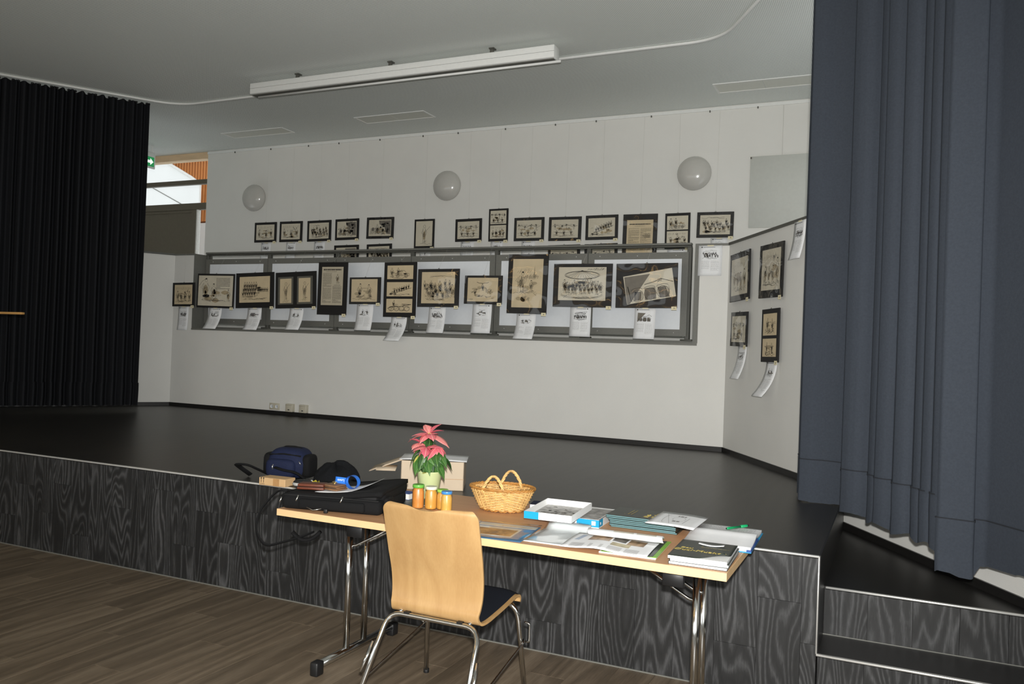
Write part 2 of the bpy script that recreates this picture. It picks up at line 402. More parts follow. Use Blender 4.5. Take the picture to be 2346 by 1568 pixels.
# ---- steps at the right end of the stage
def wall_y(x): return YP+(x-XR)/DR.x*DR.y
xs1 = XR+(YS-YP)/DR.y*DR.x; xs2 = XR+(YS2-YP)/DR.y*DR.x
g = G(); g.prism([(XE+0.006, YS+0.012), (xs1, YS+0.012), (xs2, YS2+0.03), (XE+0.006, YS2+0.03)], 0.0, S1)
step1 = struct(g.obj('stage_step', 'black_lino'), 'lower black step beside the stage')
g = G(); g.prism([(XE+0.006, YS2+0.012), (xs2, YS2+0.012), (XE+0.006, yx)], 0.0, S2)
step2 = struct(g.obj('stage_step', 'black_lino'), 'upper triangular black step against the slanted wall')
for par, yy, z0, z1, xe in ((step1, YS, 0.0, S1, xs1), (step2, YS2, S1, S2, xs2)):
    x = XE+0.007
    while x < xe-0.01:
        w = min(0.196, xe-x); plank(par, 'plank', w-0.0012, 0.012, z1-z0-0.012, (x+w/2, yy+0.006, (z0+z1-0.012)/2), 'stage_oak'); x += 0.196
    q = G(); q.bbox(XE+(0.0 if par is step1 else 0.012), xe, yy-0.004, yy+0.016, z1-0.009, z1+0.001, 0.002, seg=1); q.obj('edge_trim', 'alu_trim', par)
g = G(); g.box(XE+0.006, xs2, YS2-0.004, YS2, S1, S1+0.004); g.obj('floor_joint', 'grey_metal', step1)

# ---- low back wall of the stage with the notch for the gallery
XN0, XN1, TH = -8.215, -1.772, 0.30
g = G()
g.box(XL-0.1, XR+0.1, YP, YP+TH, ST-0.01, ZG-0.02)
g.box(XL-0.02, XN0, YP, YP+TH, ZG-0.02, ZW-0.02); g.box(XN1, XR+0.02, YP, YP+TH, ZG-0.02, ZW-0.02)
wallp = struct(g.obj('wall_stage_back', 'wall_paint'), 'low white back wall of the stage with a wide notch')
g = G(); g.box(XL-0.02, XN0+0.008, YP-0.012, YP+TH, ZW-0.02, ZW); g.obj('cap_trim', 'grey_metal', wallp)
g = G(); g.box(XN1-0.012, XR+0.012, YP-0.012, YP+TH, ZW-0.022, ZW); g.obj('cap_trim', 'grey_metal', wallp)
g = G(); g.box(XN0-0.0, XN0+0.008, YP-0.008, YP+TH, ZG, ZW-0.02); g.obj('jamb_trim', 'grey_metal', wallp)
g = G(); g.box(XN1-0.012, XN1+0.034, YP-0.010, YP+TH, ZG, ZW-0.022); g.obj('jamb_trim', 'grey_metal', wallp)
g = G(); g.box(XN0-0.004, XN1+0.03, YP-0.010, YP+TH, ZG-0.022, ZG); g.obj('sill_trim', 'grey_metal', wallp)
# slanted walls left and right
def slant(P, D, N, s0, s1, z0, z1, th=0.2, out=True):
    a = P+D*s0; b = P+D*s1; q = G()
    c = b-N*th; d = a-N*th
    q.prism([(a.x, a.y), (b.x, b.y), (c.x, c.y), (d.x, d.y)], z0, z1)
    return q
wr = struct(slant(PR, DR, NR, 0, 1.95, 0, ZW-0.02).obj('wall_stage_right', 'wall_paint'), 'low slanted white wall right of the stage')
slant(PR+NR*0.012, DR, NR, 0.0, 1.97, ZW-0.02, ZW+0.004, 0.22).obj('cap_trim', 'grey_dark_metal', wr)
struct(slant(PR, DR, NR, 1.95, 6.6, 0, ZC).obj('wall_stage_right', 'wall_paint'), 'tall slanted white wall behind the right curtain')
wl = struct(slant(PL, DL, NL, 0, 1.95, 0, ZW-0.02).obj('wall_stage_left', 'wall_paint'), 'low slanted white wall left of the stage')
slant(PL+NL*0.012, DL, NL, 0.0, 1.97, ZW-0.02, ZW+0.004, 0.22).obj('cap_trim', 'grey_dark_metal', wl)
struct(slant(PL, DL, NL, 1.95, 5.9, 0, ZC).obj('wall_stage_left', 'wall_paint'), 'tall slanted white wall behind the left curtain')
# baseboards
g = G(); g.box(XL, XR, YP-0.012, YP, ST, ST+0.045); struct(g.obj('baseboard_back', 'black_lino'))
struct(slant(PR+NR*0.012, DR, NR, 0.0, (XE-XR)/DR.x-0.02, ST, ST+0.045, 0.012).obj('baseboard_right', 'black_lino'))
struct(slant(PR+NR*0.012, DR, NR, (XE-XR)/DR.x, 6.6, S2-0.3, S2+0.045, 0.012).obj('baseboard_right', 'black_lino'))
struct(slant(PL+NL*0.012, DL, NL, 0.0, 4.4, ST, ST+0.045, 0.012).obj('baseboard_left', 'black_lino'))

# ---- gallery behind the low wall
g = G(); g.box(-11.6, 2.4, YP+TH+0.001, YB+0.2, ZG-0.2, ZG-0.02); struct(g.obj('floor_gallery', 'grey_dark_metal'))
XW = -9.437
g = G(); g.box(XW, 2.4, YB, YB+0.18, ZG-0.05, ZC); wb = struct(g.obj('wall_back', 'wall_paint'), 'white upper back wall of the gallery')
g = G(); g.box(XW, 2.4, YB-0.014, YB, ZC-0.045, ZC-0.012); g.obj('picture_rail', 'white_lacquer', wb)
hk = G(); hk.box(-0.006, 0.006, -0.022, -0.012, -0.018, 0.004); hkm = hk.mesh('rail_hook', ['grey_dark_metal'])
for k in range(13): place('rail_hook', hkm, wb, (-8.9+k*0.62+0.05*(k % 3), YB, ZC-0.045))
g = G(); g.box(-11.8, -11.6, 2.8, YB+0.3, 0, ZC); struct(g.obj('wall_gallery_left', 'wall_paint'))
g = G(); g.box(2.4, 2.6, 1.8, YB+0.3, 0, ZC); g.box(1.8, 2.5, 1.8, 2.0, 0, ZC); struct(g.obj('wall_gallery_right', 'wall_paint'))
# ---- ceiling and the unseen rest of the hall
g = G(); g.box(-12.0, 2.7, HALL_F-0.2, YB+0.2, ZC, ZC+0.15); struct(g.obj('ceiling', 'ceiling_board'), 'grey white perforated acoustic ceiling')
g = G(); g.box(HALL_L-0.2, HALL_L, HALL_F-0.2, 3.2, 0, ZC); struct(g.obj('wall_left', 'wall_paint'))
g = G(); g.box(HALL_R, HALL_R+0.2, HALL_F-0.2, 2.4, 0, ZC); struct(g.obj('wall_right', 'wall_paint'))
g = G(); g.box(HALL_L, HALL_R, HALL_F-0.2, HALL_F, 0, ZC); struct(g.obj('wall_front', 'wall_paint'))

# ---- warm strip lamps of the hall (behind the camera, mirrored in the picture covers)
mat('tube_warm', (255, 214, 150), .4, emit=(255, 206, 130), estr=8.0)
for k, (yy, lab) in enumerate(((-2.2, 'long warm strip lamp over the rear of the hall'), (-0.9, 'long warm strip lamp over the middle of the hall'))):
    o = thing('strip_lamp', lab, 'lamp', (-5.6, yy, 3.15), group='hall strip lamps')
    g = G(); g.bbox(-3.4, 3.4, -.05, .05, .02, .07, .006, seg=1); g.obj('housing', 'white_lacquer', o)
    g = G(); g.tube([(-3.35, 0, 0), (3.35, 0, 0)], .014, 8); g.obj('tube', 'tube_warm', o)
    for x in (-2.6, 2.6):
        g = G(); g.tube([(x, 0, .07), (x, 0, ZC-3.156)], .004, 6); g.obj('suspension', 'grey_metal', o)

# ---- glazed corner of the gallery
win = bpy.data.objects.new('window_1', None); COL.objects.link(win); win.location = (XW, YB, ZG); struct(win, 'glazed corner of the gallery with brown grey frames')
mat('frame_taupe', (104, 98, 84), 0.5, var=0.05); mat('beam_wood', (226, 196, 158), 0.6, var=0.08, scale=20, stretch=(0.2, 1, 1))
mat('frame_white', (225, 225, 220), 0.5)
def wpart(name, x0, x1, y0, y1, z0, z1, m, label=None, bev=0.004):
    q = G(); q.bbox(x0-XW, x1-XW, y0-YB, y1-YB, z0-ZG, z1-ZG, bev, seg=1, smooth=False); return q.obj(name, m, win, label=label)
wpart('wood_beam', -11.6, XW, YB+0.02, YB+0.16, 4.272, ZC, 'beam_wood', 'pale wooden lintel beam')
wpart('transom', -11.6, XW, YB+0.03, YB+0.10, 3.897, 3.966, 'frame_taupe')
wpart('transom', -11.6, XW, YB+0.03, YB+0.10, 3.512, 3.612, 'frame_taupe')
wpart('solid_panel', -11.6, -9.76, YB+0.06, YB+0.10, ZG, 3.512, 'frame_taupe', 'opaque grey brown panel')
wpart('stile', -9.76, -9.66, YB+0.03, YB+0.10, ZG, 3.512, 'frame_taupe'); wpart('stile', -9.66, -9.635, YB+0.03, YB+0.10, ZG, 3.512, 'frame_white')
wpart('glazing_bar', -11.6, -9.76, YB+0.045, YB+0.06, 3.47, 3.512, 'frame_taupe')
wpart('pane', -11.6, XW, YB+0.06, YB+0.066, 3.966, 4.272, 'pane_glass', bev=0.001); wpart('pane', -11.6, XW, YB+0.06, YB+0.066, 3.612, 3.897, 'pane_glass', bev=0.001)
wpart('pane', -9.635, XW, YB+0.06, YB+0.066, ZG, 3.512, 'pane_glass', bev=0.001)

# ---- outside: white neighbouring wing and a slatted timber facade
mat('render_white', (238, 240, 238), 0.8, var=0.02, scale=2); mat('slat_orange', (214, 140, 76), 0.6, var=0.12, scale=12, stretch=(1, 1, 0.2)); mat('slat_back', (150, 92, 50), 0.8)
o = thing('neighbouring_building', 'white rendered building with sloping top edge outside the gallery window', 'building', (-14.0, 12.6, 0))
M = Matrix(((1, 0, 0, 14.0), (0, 0, -1, 0.2), (0, 1, 0, 0), (0, 0, 0, 1)))
g = G(); g.prism([(-20, 0), (-12.94, 0), (-12.94, 4.70), (-13.154, 4.831), (-20, 8.25)], 0.15, 0.2, M=M); g.obj('wall', 'render_white', o)
g = G(); g.tube([(-20+14, -0.02, 8.25), (-13.154+14, -0.02, 4.84), (-12.93+14, -0.02, 4.71)], 0.03, 6); g.obj('coping', 'frame_white', o)
g = G(); g.tube([(-14.9+14, -0.004, 4.97), (-13.0+14, -0.004, 4.12)], 0.008, 4); g.obj('panel_joint', 'grey_metal', o)
o = thing('slatted_facade', 'orange timber facade of upright slats seen through the gallery window', 'facade', (-14.0, 13.7, 0))
g = G(); g.box(-6, 4, 0.1, 0.2, 4.1, 9.0); g.obj('backing', 'slat_back', o)
g = G(); g.box(-6, 4, 0.0, 0.2, 0.0, 4.1); g.obj('plinth', 'render_white', o)
sg = G(); sg.box(-0.026, 0.026, -0.04, 0.05, 4.14, 9.0); sm_ = sg.mesh('slat', ['slat_orange'])
for k in range(60): place('slat', sm_, o, (-2.4+k*0.082, 0.04, 0))
g = G(); g.box(-22, -6, 10.0, 22, -0.2, -0.02); struct(g.obj('ground_outside', 'render_white'))

# ================================================================== RAILING
rail = thing('guard_railing', 'grey metal guard railing with white infill panels in the wall notch', 'railing', (-5.0, YR, ZG))
def rp(name, x0, x1, y0, y1, z0, z1, m, par=None, bev=0.003):
    q = G(); q.bbox(x0+5.0, x1+5.0, y0-YR, y1-YR, z0-ZG, z1-ZG, bev, seg=1, smooth=False); return q.obj(name, m, par or rail)
JX = [-8.195, -7.165, -6.125, -5.075, -4.0, -2.935, -1.885]
rp('top_rail', JX[0]-0.01, JX[-1]+0.02, YR-0.03, YR+0.03, 2.670, 2.692, 'grey_metal')
rp('top_rail', JX[0]-0.01, JX[-1]+0.02, YR-0.022, YR+0.03, 2.650, 2.666, 'grey_dark_metal')
rp('bottom_rail', JX[0]-0.01, JX[-1]+0.10, YR-0.04, YR+0.04, ZG, ZG+0.024, 'grey_metal')
for k, jx in enumerate(JX):
    rp('post', jx-0.022, jx+0.022, YR-0.015, YR+0.035, ZG+0.02, 2.652, 'grey_dark_metal')
    if 0 < k:
        q = G(); q.bbox(-0.06, 0.06, -0.03, 0.02, 0, 0.018, 0.006); q.obj('foot_plate', 'grey_dark_metal', rail, (jx+5.0, -0.02, 0.022))
sc_ = G(); sc_.lathe([(0.0, -0.003), (0.006, -0.003), (0.006, 0.0)], 8, M=Matrix.Rotation(PI/2, 4, 'X') @ Matrix.Scale(-1, 4, (0, 0, 1))); scm = sc_.mesh('screw', ['alu_trim'])
for a, b in zip(JX, JX[1:]):
    q = G(); x0, x1, z0, z1 = a+0.004, b-0.004, 1.768, 2.600; fw = 0.066
    for (p0, p1, r0, r1) in ((x0, x1, z1-fw, z1), (x0, x1, z0, z0+fw), (x0, x0+fw, z0+fw, z1-fw), (x1-fw, x1, z0+fw, z1-fw)):
        q.box(p0+5.0, p1+5.0, -0.030, -0.015, r0-ZG, r1-ZG)
    fr = q.obj('panel_frame', 'grey_metal', rail)
    q = G(); q.box(x0+fw+5.0, x1-fw+5.0, -0.026, -0.018, z0+fw-ZG, z1-fw-ZG); q.obj('infill_panel', 'panel_white', fr)
    for t in (0.12, 0.5, 0.88):
        for zz in (z0+fw/2, z1-fw/2): place('screw', scm, fr, (x0+(x1-x0)*t+5.0, -0.031, zz-ZG))

# ================================================================== CURTAIN RAIL AND CURTAINS
tr_pts = [(-9.80, 4.45), (-8.957, 5.826), (-8.17, 7.11)]
path = fillet([(-9.80, 4.45, 0), (-7.90, 7.325, 0), (-1.47, 7.305, 0), (0.62, 3.75, 0)], 0.30, 10)
cr_ = thing('curtain_rail', 'slim white curtain rail bending along the ceiling', 'curtain rail', (-5, 7.3, ZC-0.015))
g = G(); g.tube([(p.x+5, p.y-7.3, 0.0) for p in path], 0.018, 4, flat=0.9); g.obj('track', 'white_lacquer', cr_)
def poly_fn(pts):
    L_ = [0.0]
    for a, b in zip(pts, pts[1:]): L_.append(L_[-1]+(b-a).length)
    T_ = L_[-1]
    def f(t):
        d = t*T_
        for i in range(len(L_)-1):
            if d <= L_[i+1]+1e-9:
                k = (d-L_[i])/max(1e-9, L_[i+1]-L_[i]); return pts[i].lerp(pts[i+1], k)
        return pts[-1]
    return f, T_
def cloth(parent, name, pts, z0, z1, m, rows, wob=0.012, seed=1, th=0.0012, zw=None, flare=0.0, offs=0.0, top=True):
    """hanging fabric through the plan points pts"""
    r_ = random.Random(seed); n = len(pts)
    p1, p2 = r_.uniform(0, 6.28), r_.uniform(0, 6.28); arc_ = [0.0]
    for a_, b_ in zip(pts, pts[1:]): arc_.append(arc_[-1]+(b_-a_).length)
    nr = []
    for i in range(n):
        t = (pts[min(i+1, n-1)]-pts[max(i-1, 0)]); nr.append(Vector((t.y, -t.x, 0)).normalized() if t.length > 0 else Vector((0, -1, 0)))
    P = []
    for j in range(rows+1):
        v = j/rows; z = z0+(z1-z0)*v
        row = []
        for i in range(n):
            p = pts[i]+nr[i]*offs+Vector((0.3, -1, 0))*wob*math.sin(p1+arc_[i]*3.1+v*4.0+math.sin(p2+arc_[i]*1.7))*(1-v)
            zz = z+(zw(i/(n-1)) if zw and j == 0 else 0)
            row.append(Vector((p.x, p.y, zz)))
        P.append(row)
    q = G()
    vs = [p for row in P for p in row]; bk = [P[j][i]-nr[i]*th for j in range(rows+1) for i in range(n)]
    k = len(vs); fs = []
    for j in range(rows):
        for i in range(n-1):
            a, b, c, d = j*n+i, j*n+i+1, (j+1)*n+i+1, (j+1)*n+i
            fs.append((a, b, c, d)); fs.append((k+d, k+c, k+b, k+a))
    for i in range(n-1):
        fs.append((i+1, i, k+i, k+i+1)); a = rows*n+i; fs.append((a, a+1, k+a+1, k+a))
    for j in range(rows):
        a = j*n; fs.append((a, a+n, k+a+n, k+a)); a = j*n+n-1; fs.append((a+n, a, k+a, k+a+n))
    base = parent.location if parent else Vector()
    q.add([v-base for v in vs+bk], fs, 0, True)
    return q.obj(name, m, parent, sharp=50)
# left curtain: many narrow folds along the left leg of the rail
ld = Vector((0.5228, 0.8525, 0)); ln_ = Vector((0.8525, -0.5228, 0)); A0 = Vector((-9.80, 4.45, 0)); pts = []
s = 0.0; r_ = random.Random(3); end = (Vector((-8.165, 7.115, 0))-A0).length; k = 0
while s < end:
    w = r_.uniform(0.055, 0.12); dep = r_.uniform(0.03, 0.075)
    for t in range(6):
        a = t/6.0
        pts.append(A0+ld*min(s+w*a, end)+ln_*(dep*math.sin(a*2*PI)))
    s += w
pts.append(A0+ld*end)
cl = thing('stage_curtain', 'long navy grey pleated curtain at the left of the stage, coloured darker for shade', 'curtain', (-9.0, 5.8, 0.755))
cloth(cl, 'fabric', pts, 1.01, ZC-0.036, 'curtain_navy_shaded', 10, 0.010, 5)
cloth(cl, 'hem_band', pts, 0.755, 1.02, 'curtain_navy_shaded', 3, 0.006, 5, offs=0.002)
g = G()
for k in range(0, len(pts)-4, 4):
    p = (pts[k]+pts[k+3])/2; g.tube([(p.x+9.0, p.y-5.8, ZC-0.045-0.755), (p.x+9.0, p.y-5.8, ZC-0.028-0.755)], 0.016, 5)
g.obj('gliders', 'black_plastic', cl)['kind'] = 'stuff'
# right curtains
def stair(xs, tilt=0.02):
    """folds facing the hall: flat facets joined by deep returns, following the right leg of the rail"""
    ty = lambda x: 7.28+(x+1.437)*(-1.699)-0.0
    out = []
    for a, b in zip(xs, xs[1:]):
        m_ = ty((a+b)/2); w = b-a
        for t in (0.0, 0.25, 0.5, 0.75, 1.0):
            out.append(Vector((a+w*t, m_+tilt*(1-2*t)-min(0.030, w*.20)*math.sin(t*PI)*(1 if w < .2 else .8*math.cos(t*5)), 0)))
    return fillet(out, 0.010, 3)
xs = [-0.572, -0.540, -0.275, -0.128, -0.094, -0.005, 0.085, 0.120, 0.165, 0.222]
pts = stair(xs)
c1 = thing('stage_curtain', 'navy grey pleated curtain in front of the slanted wall, ending above the steps', 'curtain', (-0.2, 5.2, 0.70))
zw = lambda t: 0.012*math.sin(t*31)
cloth(c1, 'fabric', pts, 0.950, ZC-0.036, 'curtain_navy', 12, 0.012, 9)
cloth(c1, 'hem_band', pts, 0.700, 0.962, 'curtain_navy', 3, 0.010, 9, offs=0.003, zw=zw)
mat('stitch_dark', (30, 33, 39), .9)
cloth(c1, 'hem_stitching', pts, 0.955, 0.961, 'stitch_dark', 1, 0.0, 9, offs=0.006)
pts2 = fillet([Vector((0.190, 4.44, 0)), Vector((0.200, 4.425, 0)), Vector((0.27, 4.415, 0)), Vector((0.345, 4.40, 0)), Vector((0.347, 4.43, 0)), Vector((0.335, 4.48, 0)), Vector((0.40, 4.47, 0)), Vector((0.52, 4.30, 0)), Vector((0.60, 4.20, 0)), Vector((0.66, 4.05, 0)), Vector((0.80, 3.95, 0))], 0.02, 3)
c2 = thing('stage_curtain', 'broad lighter navy grey curtain panel hanging nearest at the right edge', 'curtain', (0.4, 4.3, 0.6))
zw2 = lambda t: (0.0 if t < 0.55 else 0.05)+0.01*math.sin(t*19)
cloth(c2, 'fabric', pts2, 0.855, ZC-0.036, 'curtain_navy', 12, 0.006, 4)
cloth(c2, 'hem_band', pts2, 0.605, 0.867, 'curtain_navy', 3, 0.006, 4, offs=0.003, zw=zw2)

cloth(c2, 'hem_stitching', pts2, 0.860, 0.866, 'stitch_dark', 1, 0.0, 4, offs=0.006)

# ================================================================== CEILING AND WALL FITTINGS
ps = thing('projection_screen', 'long white projection screen case hung below the ceiling', 'projection screen', (-4.6, 6.83, ZC))
g = G(); g.bbox(-1.755, 1.745, 0.0, 0.13, -0.172, -0.056, 0.008); g.obj('case', 'white_lacquer', ps)
g = G(); g.box(-1.74, 1.73, 0.03, 0.10, -0.180, -0.171); g.obj('slot', 'grey_dark_metal', ps)
g = G(); g.box(-1.757, 1.747, -0.001, 0.0, -0.116, -0.114); g.obj('seam', 'grey_metal', ps)
g = G(); g.tube([(-1.68, 0.06, -0.196), (1.79, 0.06, -0.196)], 0.012, 8); g.obj('bottom_bar', 'white_lacquer', ps)
for x in (-1.159, -0.015, 1.101):
    g = G(); g.box(x-0.025, x+0.025, 0.03, 0.09, -0.012, 0.0); g.box(x-0.018, x+0.018, 0.04, 0.06, -0.06, -0.010); g.obj('bracket', 'grey_dark_metal', ps)
mat('vent_face', (222, 223, 214), 0.8, var=0.02)
for (x0, x1, y0, y1, lab) in ((-8.44, -7.39, 8.55, 8.82, 'flat ceiling panel nearest the gallery window'), (-6.18, -5.18, 8.45, 8.74, 'flat ceiling panel between the left and middle globe lamps'), (-1.80, -0.82, 8.54, 8.85, 'flat ceiling panel beside the right curtain')):
    o = thing('ceiling_panel', lab, 'ceiling panel', ((x0+x1)/2, (y0+y1)/2, ZC), group='recessed ceiling panels')
    a, b = (x1-x0)/2, (y1-y0)/2; g = G()
    for q in ((-a, a, -b, -b+0.02), (-a, a, b-0.02, b), (-a, -a+0.02, -b+0.02, b-0.02), (a-0.02, a, -b+0.02, b-0.02)): g.box(q[0], q[1], q[2], q[3], -0.007, 0)
    g.obj('frame', 'white_lacquer', o)
    for (p0, p1) in ((-a+0.02, -0.003), (0.003, a-0.02)):
        g = G(); g.box(p0, p1, -b+0.02, b-0.02, -0.003, 0); g.obj('panel', 'vent_face', o)
for (x, z, lab) in ((-8.488, 3.624, 'round opal wall lamp near the gallery window'), (-5.305, 3.645, 'middle one of three round opal wall lamps'), (-2.129, 3.628, 'round opal wall lamp nearest the grey wall board')):
    o = thing('wall_lamp', lab, 'wall lamp', (x, YB, z), group='round opal wall lamps')
    R_ = 0.192
    Mx = Matrix.Rotation(PI/2, 4, 'X')
    g = G(); g.lathe([(0.15, 0.0), (0.15, 0.03), (0.0, 0.03)], 24, M=Mx); g.obj('mount', 'white_lacquer', o)
    g = G(); g.lathe([(R_*math.cos(a)+0.0, 0.035+0.115*math.sin(a)) for a in [(-0.25+i*(PI/2+0.25)/12) for i in range(12)]]+[(0.0, 0.15)], 32, M=Mx); g.obj('opal_shade', 'lamp_opal', o)
# pale board on the gallery wall with its hanging wire
mat('board_grey', (206, 208, 202), 0.7, var=0.02)
o = thing('wall_board', 'plain pale grey board hanging on the upper back wall beside the curtain', 'board', (-1.0, YB, 3.0))
g = G(); g.bbox(-0.52, 0.75, -0.022, -0.004, 0.0, 0.78, 0.002, seg=1); g.obj('panel', 'board_grey', o)
g = G(); g.tube([(-0.19, -0.014, 0.78), (-0.19, -0.018, ZC-3.0-0.045)], 0.0016, 4); g.obj('wire', 'nylon_wire', o)
g = G(); g.box(-0.52, -0.505, -0.027, -0.02, 0.755, 0.775); g.obj('clip', 'grey_dark_metal', o)
# emergency exit sign under the gallery ceiling
mat('exit_green', (30, 150, 84), 0.4, emit=(30, 150, 84), estr=0.35); mat('exit_white', (240, 255, 244), 0.4, emit=(240, 255, 240), estr=0.7)
o = thing('exit_sign', 'green lit emergency exit sign with white arrow under the ceiling', 'exit sign', (-9.98, 8.69, 4.03))
g = G(); g.bbox(-0.03, 0.0, -0.23, 0.165, -0.0, 0.24, 0.006, seg=1); g.obj('housing', 'white_lacquer', o)
for y0 in (-0.20, 0.10):
    g = G(); g.box(-0.022, -0.008, y0, y0+0.02, 0.24, 0.34); g.obj('hanger', 'white_lacquer', o)
g = G(); g.box(0.0, 0.002, -0.21, 0.14, 0.025, 0.165); g.obj('sign_face', 'exit_green', o)
Mx = Matrix(((0, 0, 1, 0.003), (1, 0, 0, 0), (0, 1, 0, 0), (0, 0, 0, 1)))
g = G(); g.prism([(0.02, 0.075), (0.07, 0.075), (0.07, 0.045), (0.125, 0.095), (0.07, 0.145), (0.07, 0.115), (0.02, 0.115)], 0, 0.001, M=Mx); g.obj('arrow', 'exit_white', o)
g = G(); g.prism([(-0.10, 0.04), (-0.085, 0.04), (-0.06, 0.085), (-0.04, 0.06), (-0.02, 0.06), (-0.05, 0.105), (-0.03, 0.12), (-0.06, 0.125), (-0.09, 0.11), (-0.11, 0.09), (-0.09, 0.08)], 0, 0.001, M=Mx)
g.lathe([(0.0, 0.001), (0.014, 0.001), (0.014, 0.0)], 10, M=Mx @ Matrix.Translation((-0.045, 0.145, 0))); g.obj('running_figure', 'exit_white', o)
# sockets low on the back wall
o = thing('wall_socket', 'white double wall socket low on the stage back wall', 'socket', (-6.817, YP, 0.742))
g = G(); g.bbox(-0.076, 0.076, -0.014, 0, 0, 0.08, 0.004); g.obj('cover', 'socket_white', o)
for x in (-0.038, 0.038):
    g = G(); g.lathe([(0.022, 0.0), (0.022, 0.0025), (0.019, 0.0025), (0.018, -0.004), (0.0, -0.004)], 16, M=Matrix.Translation((x, -0.0145, 0.04)) @ Matrix.Rotation(PI/2, 4, 'X')); so = g.obj('socket_well', 'panel_white', o)
    g = G()
    for dz in (-0.009, 0.009): g.lathe([(0.0, 0.001), (0.0035, 0.001), (0.0035, 0)], 8, M=Matrix.Translation((x+dz, -0.0135, 0.04)) @ Matrix.Rotation(PI/2, 4, 'X'))
    g.obj('contact_hole', 'dark_hole', so)
for (x, lab) in ((-6.567, 'beige surface mounted box in the middle of the three wall outlets'), (-6.364, 'beige surface mounted box rightmost of the three wall outlets')):
    o = thing('outlet_box', lab, 'outlet', (x, YP, 0.733))
    g = G(); g.bbox(-0.052, 0.052, -0.05, 0, 0, 0.095, 0.005); g.obj('box', 'socket_white', o)
    g = G(); g.box(-0.012, 0.012, -0.052, -0.05, 0.02, 0.03); g.obj('port', 'dark_hole', o)
    g = G(); g.box(-0.05, 0.05, -0.0515, -0.05, 0.078, 0.080); g.obj('lid_seam', 'grey_metal', o)
# wooden rail reaching in from the left edge, on its own stand
mat('rail_wood', (196, 148, 84), 0.5, var=0.1, scale=20, stretch=(0.2, 1, 1))
o = thing('wooden_rail', 'pale wooden rail end reaching in at the left edge in front of the left curtain', 'rail', (-6.95, 5.02, ST))
g = G(); g.bbox(-1.6, -0.30, -0.02, 0.02, 1.045, 1.066, 0.004, seg=1); g.obj('bar', 'rail_wood', o)
g = G(); g.bbox(-0.9, -0.86, -0.02, 0.02, 0.0, 1.045, 0.004, seg=1); g.bbox(-1.02, -0.74, -0.12, 0.12, 0.0, 0.02, 0.004, seg=1); g.obj('stand', 'rail_wood', o)

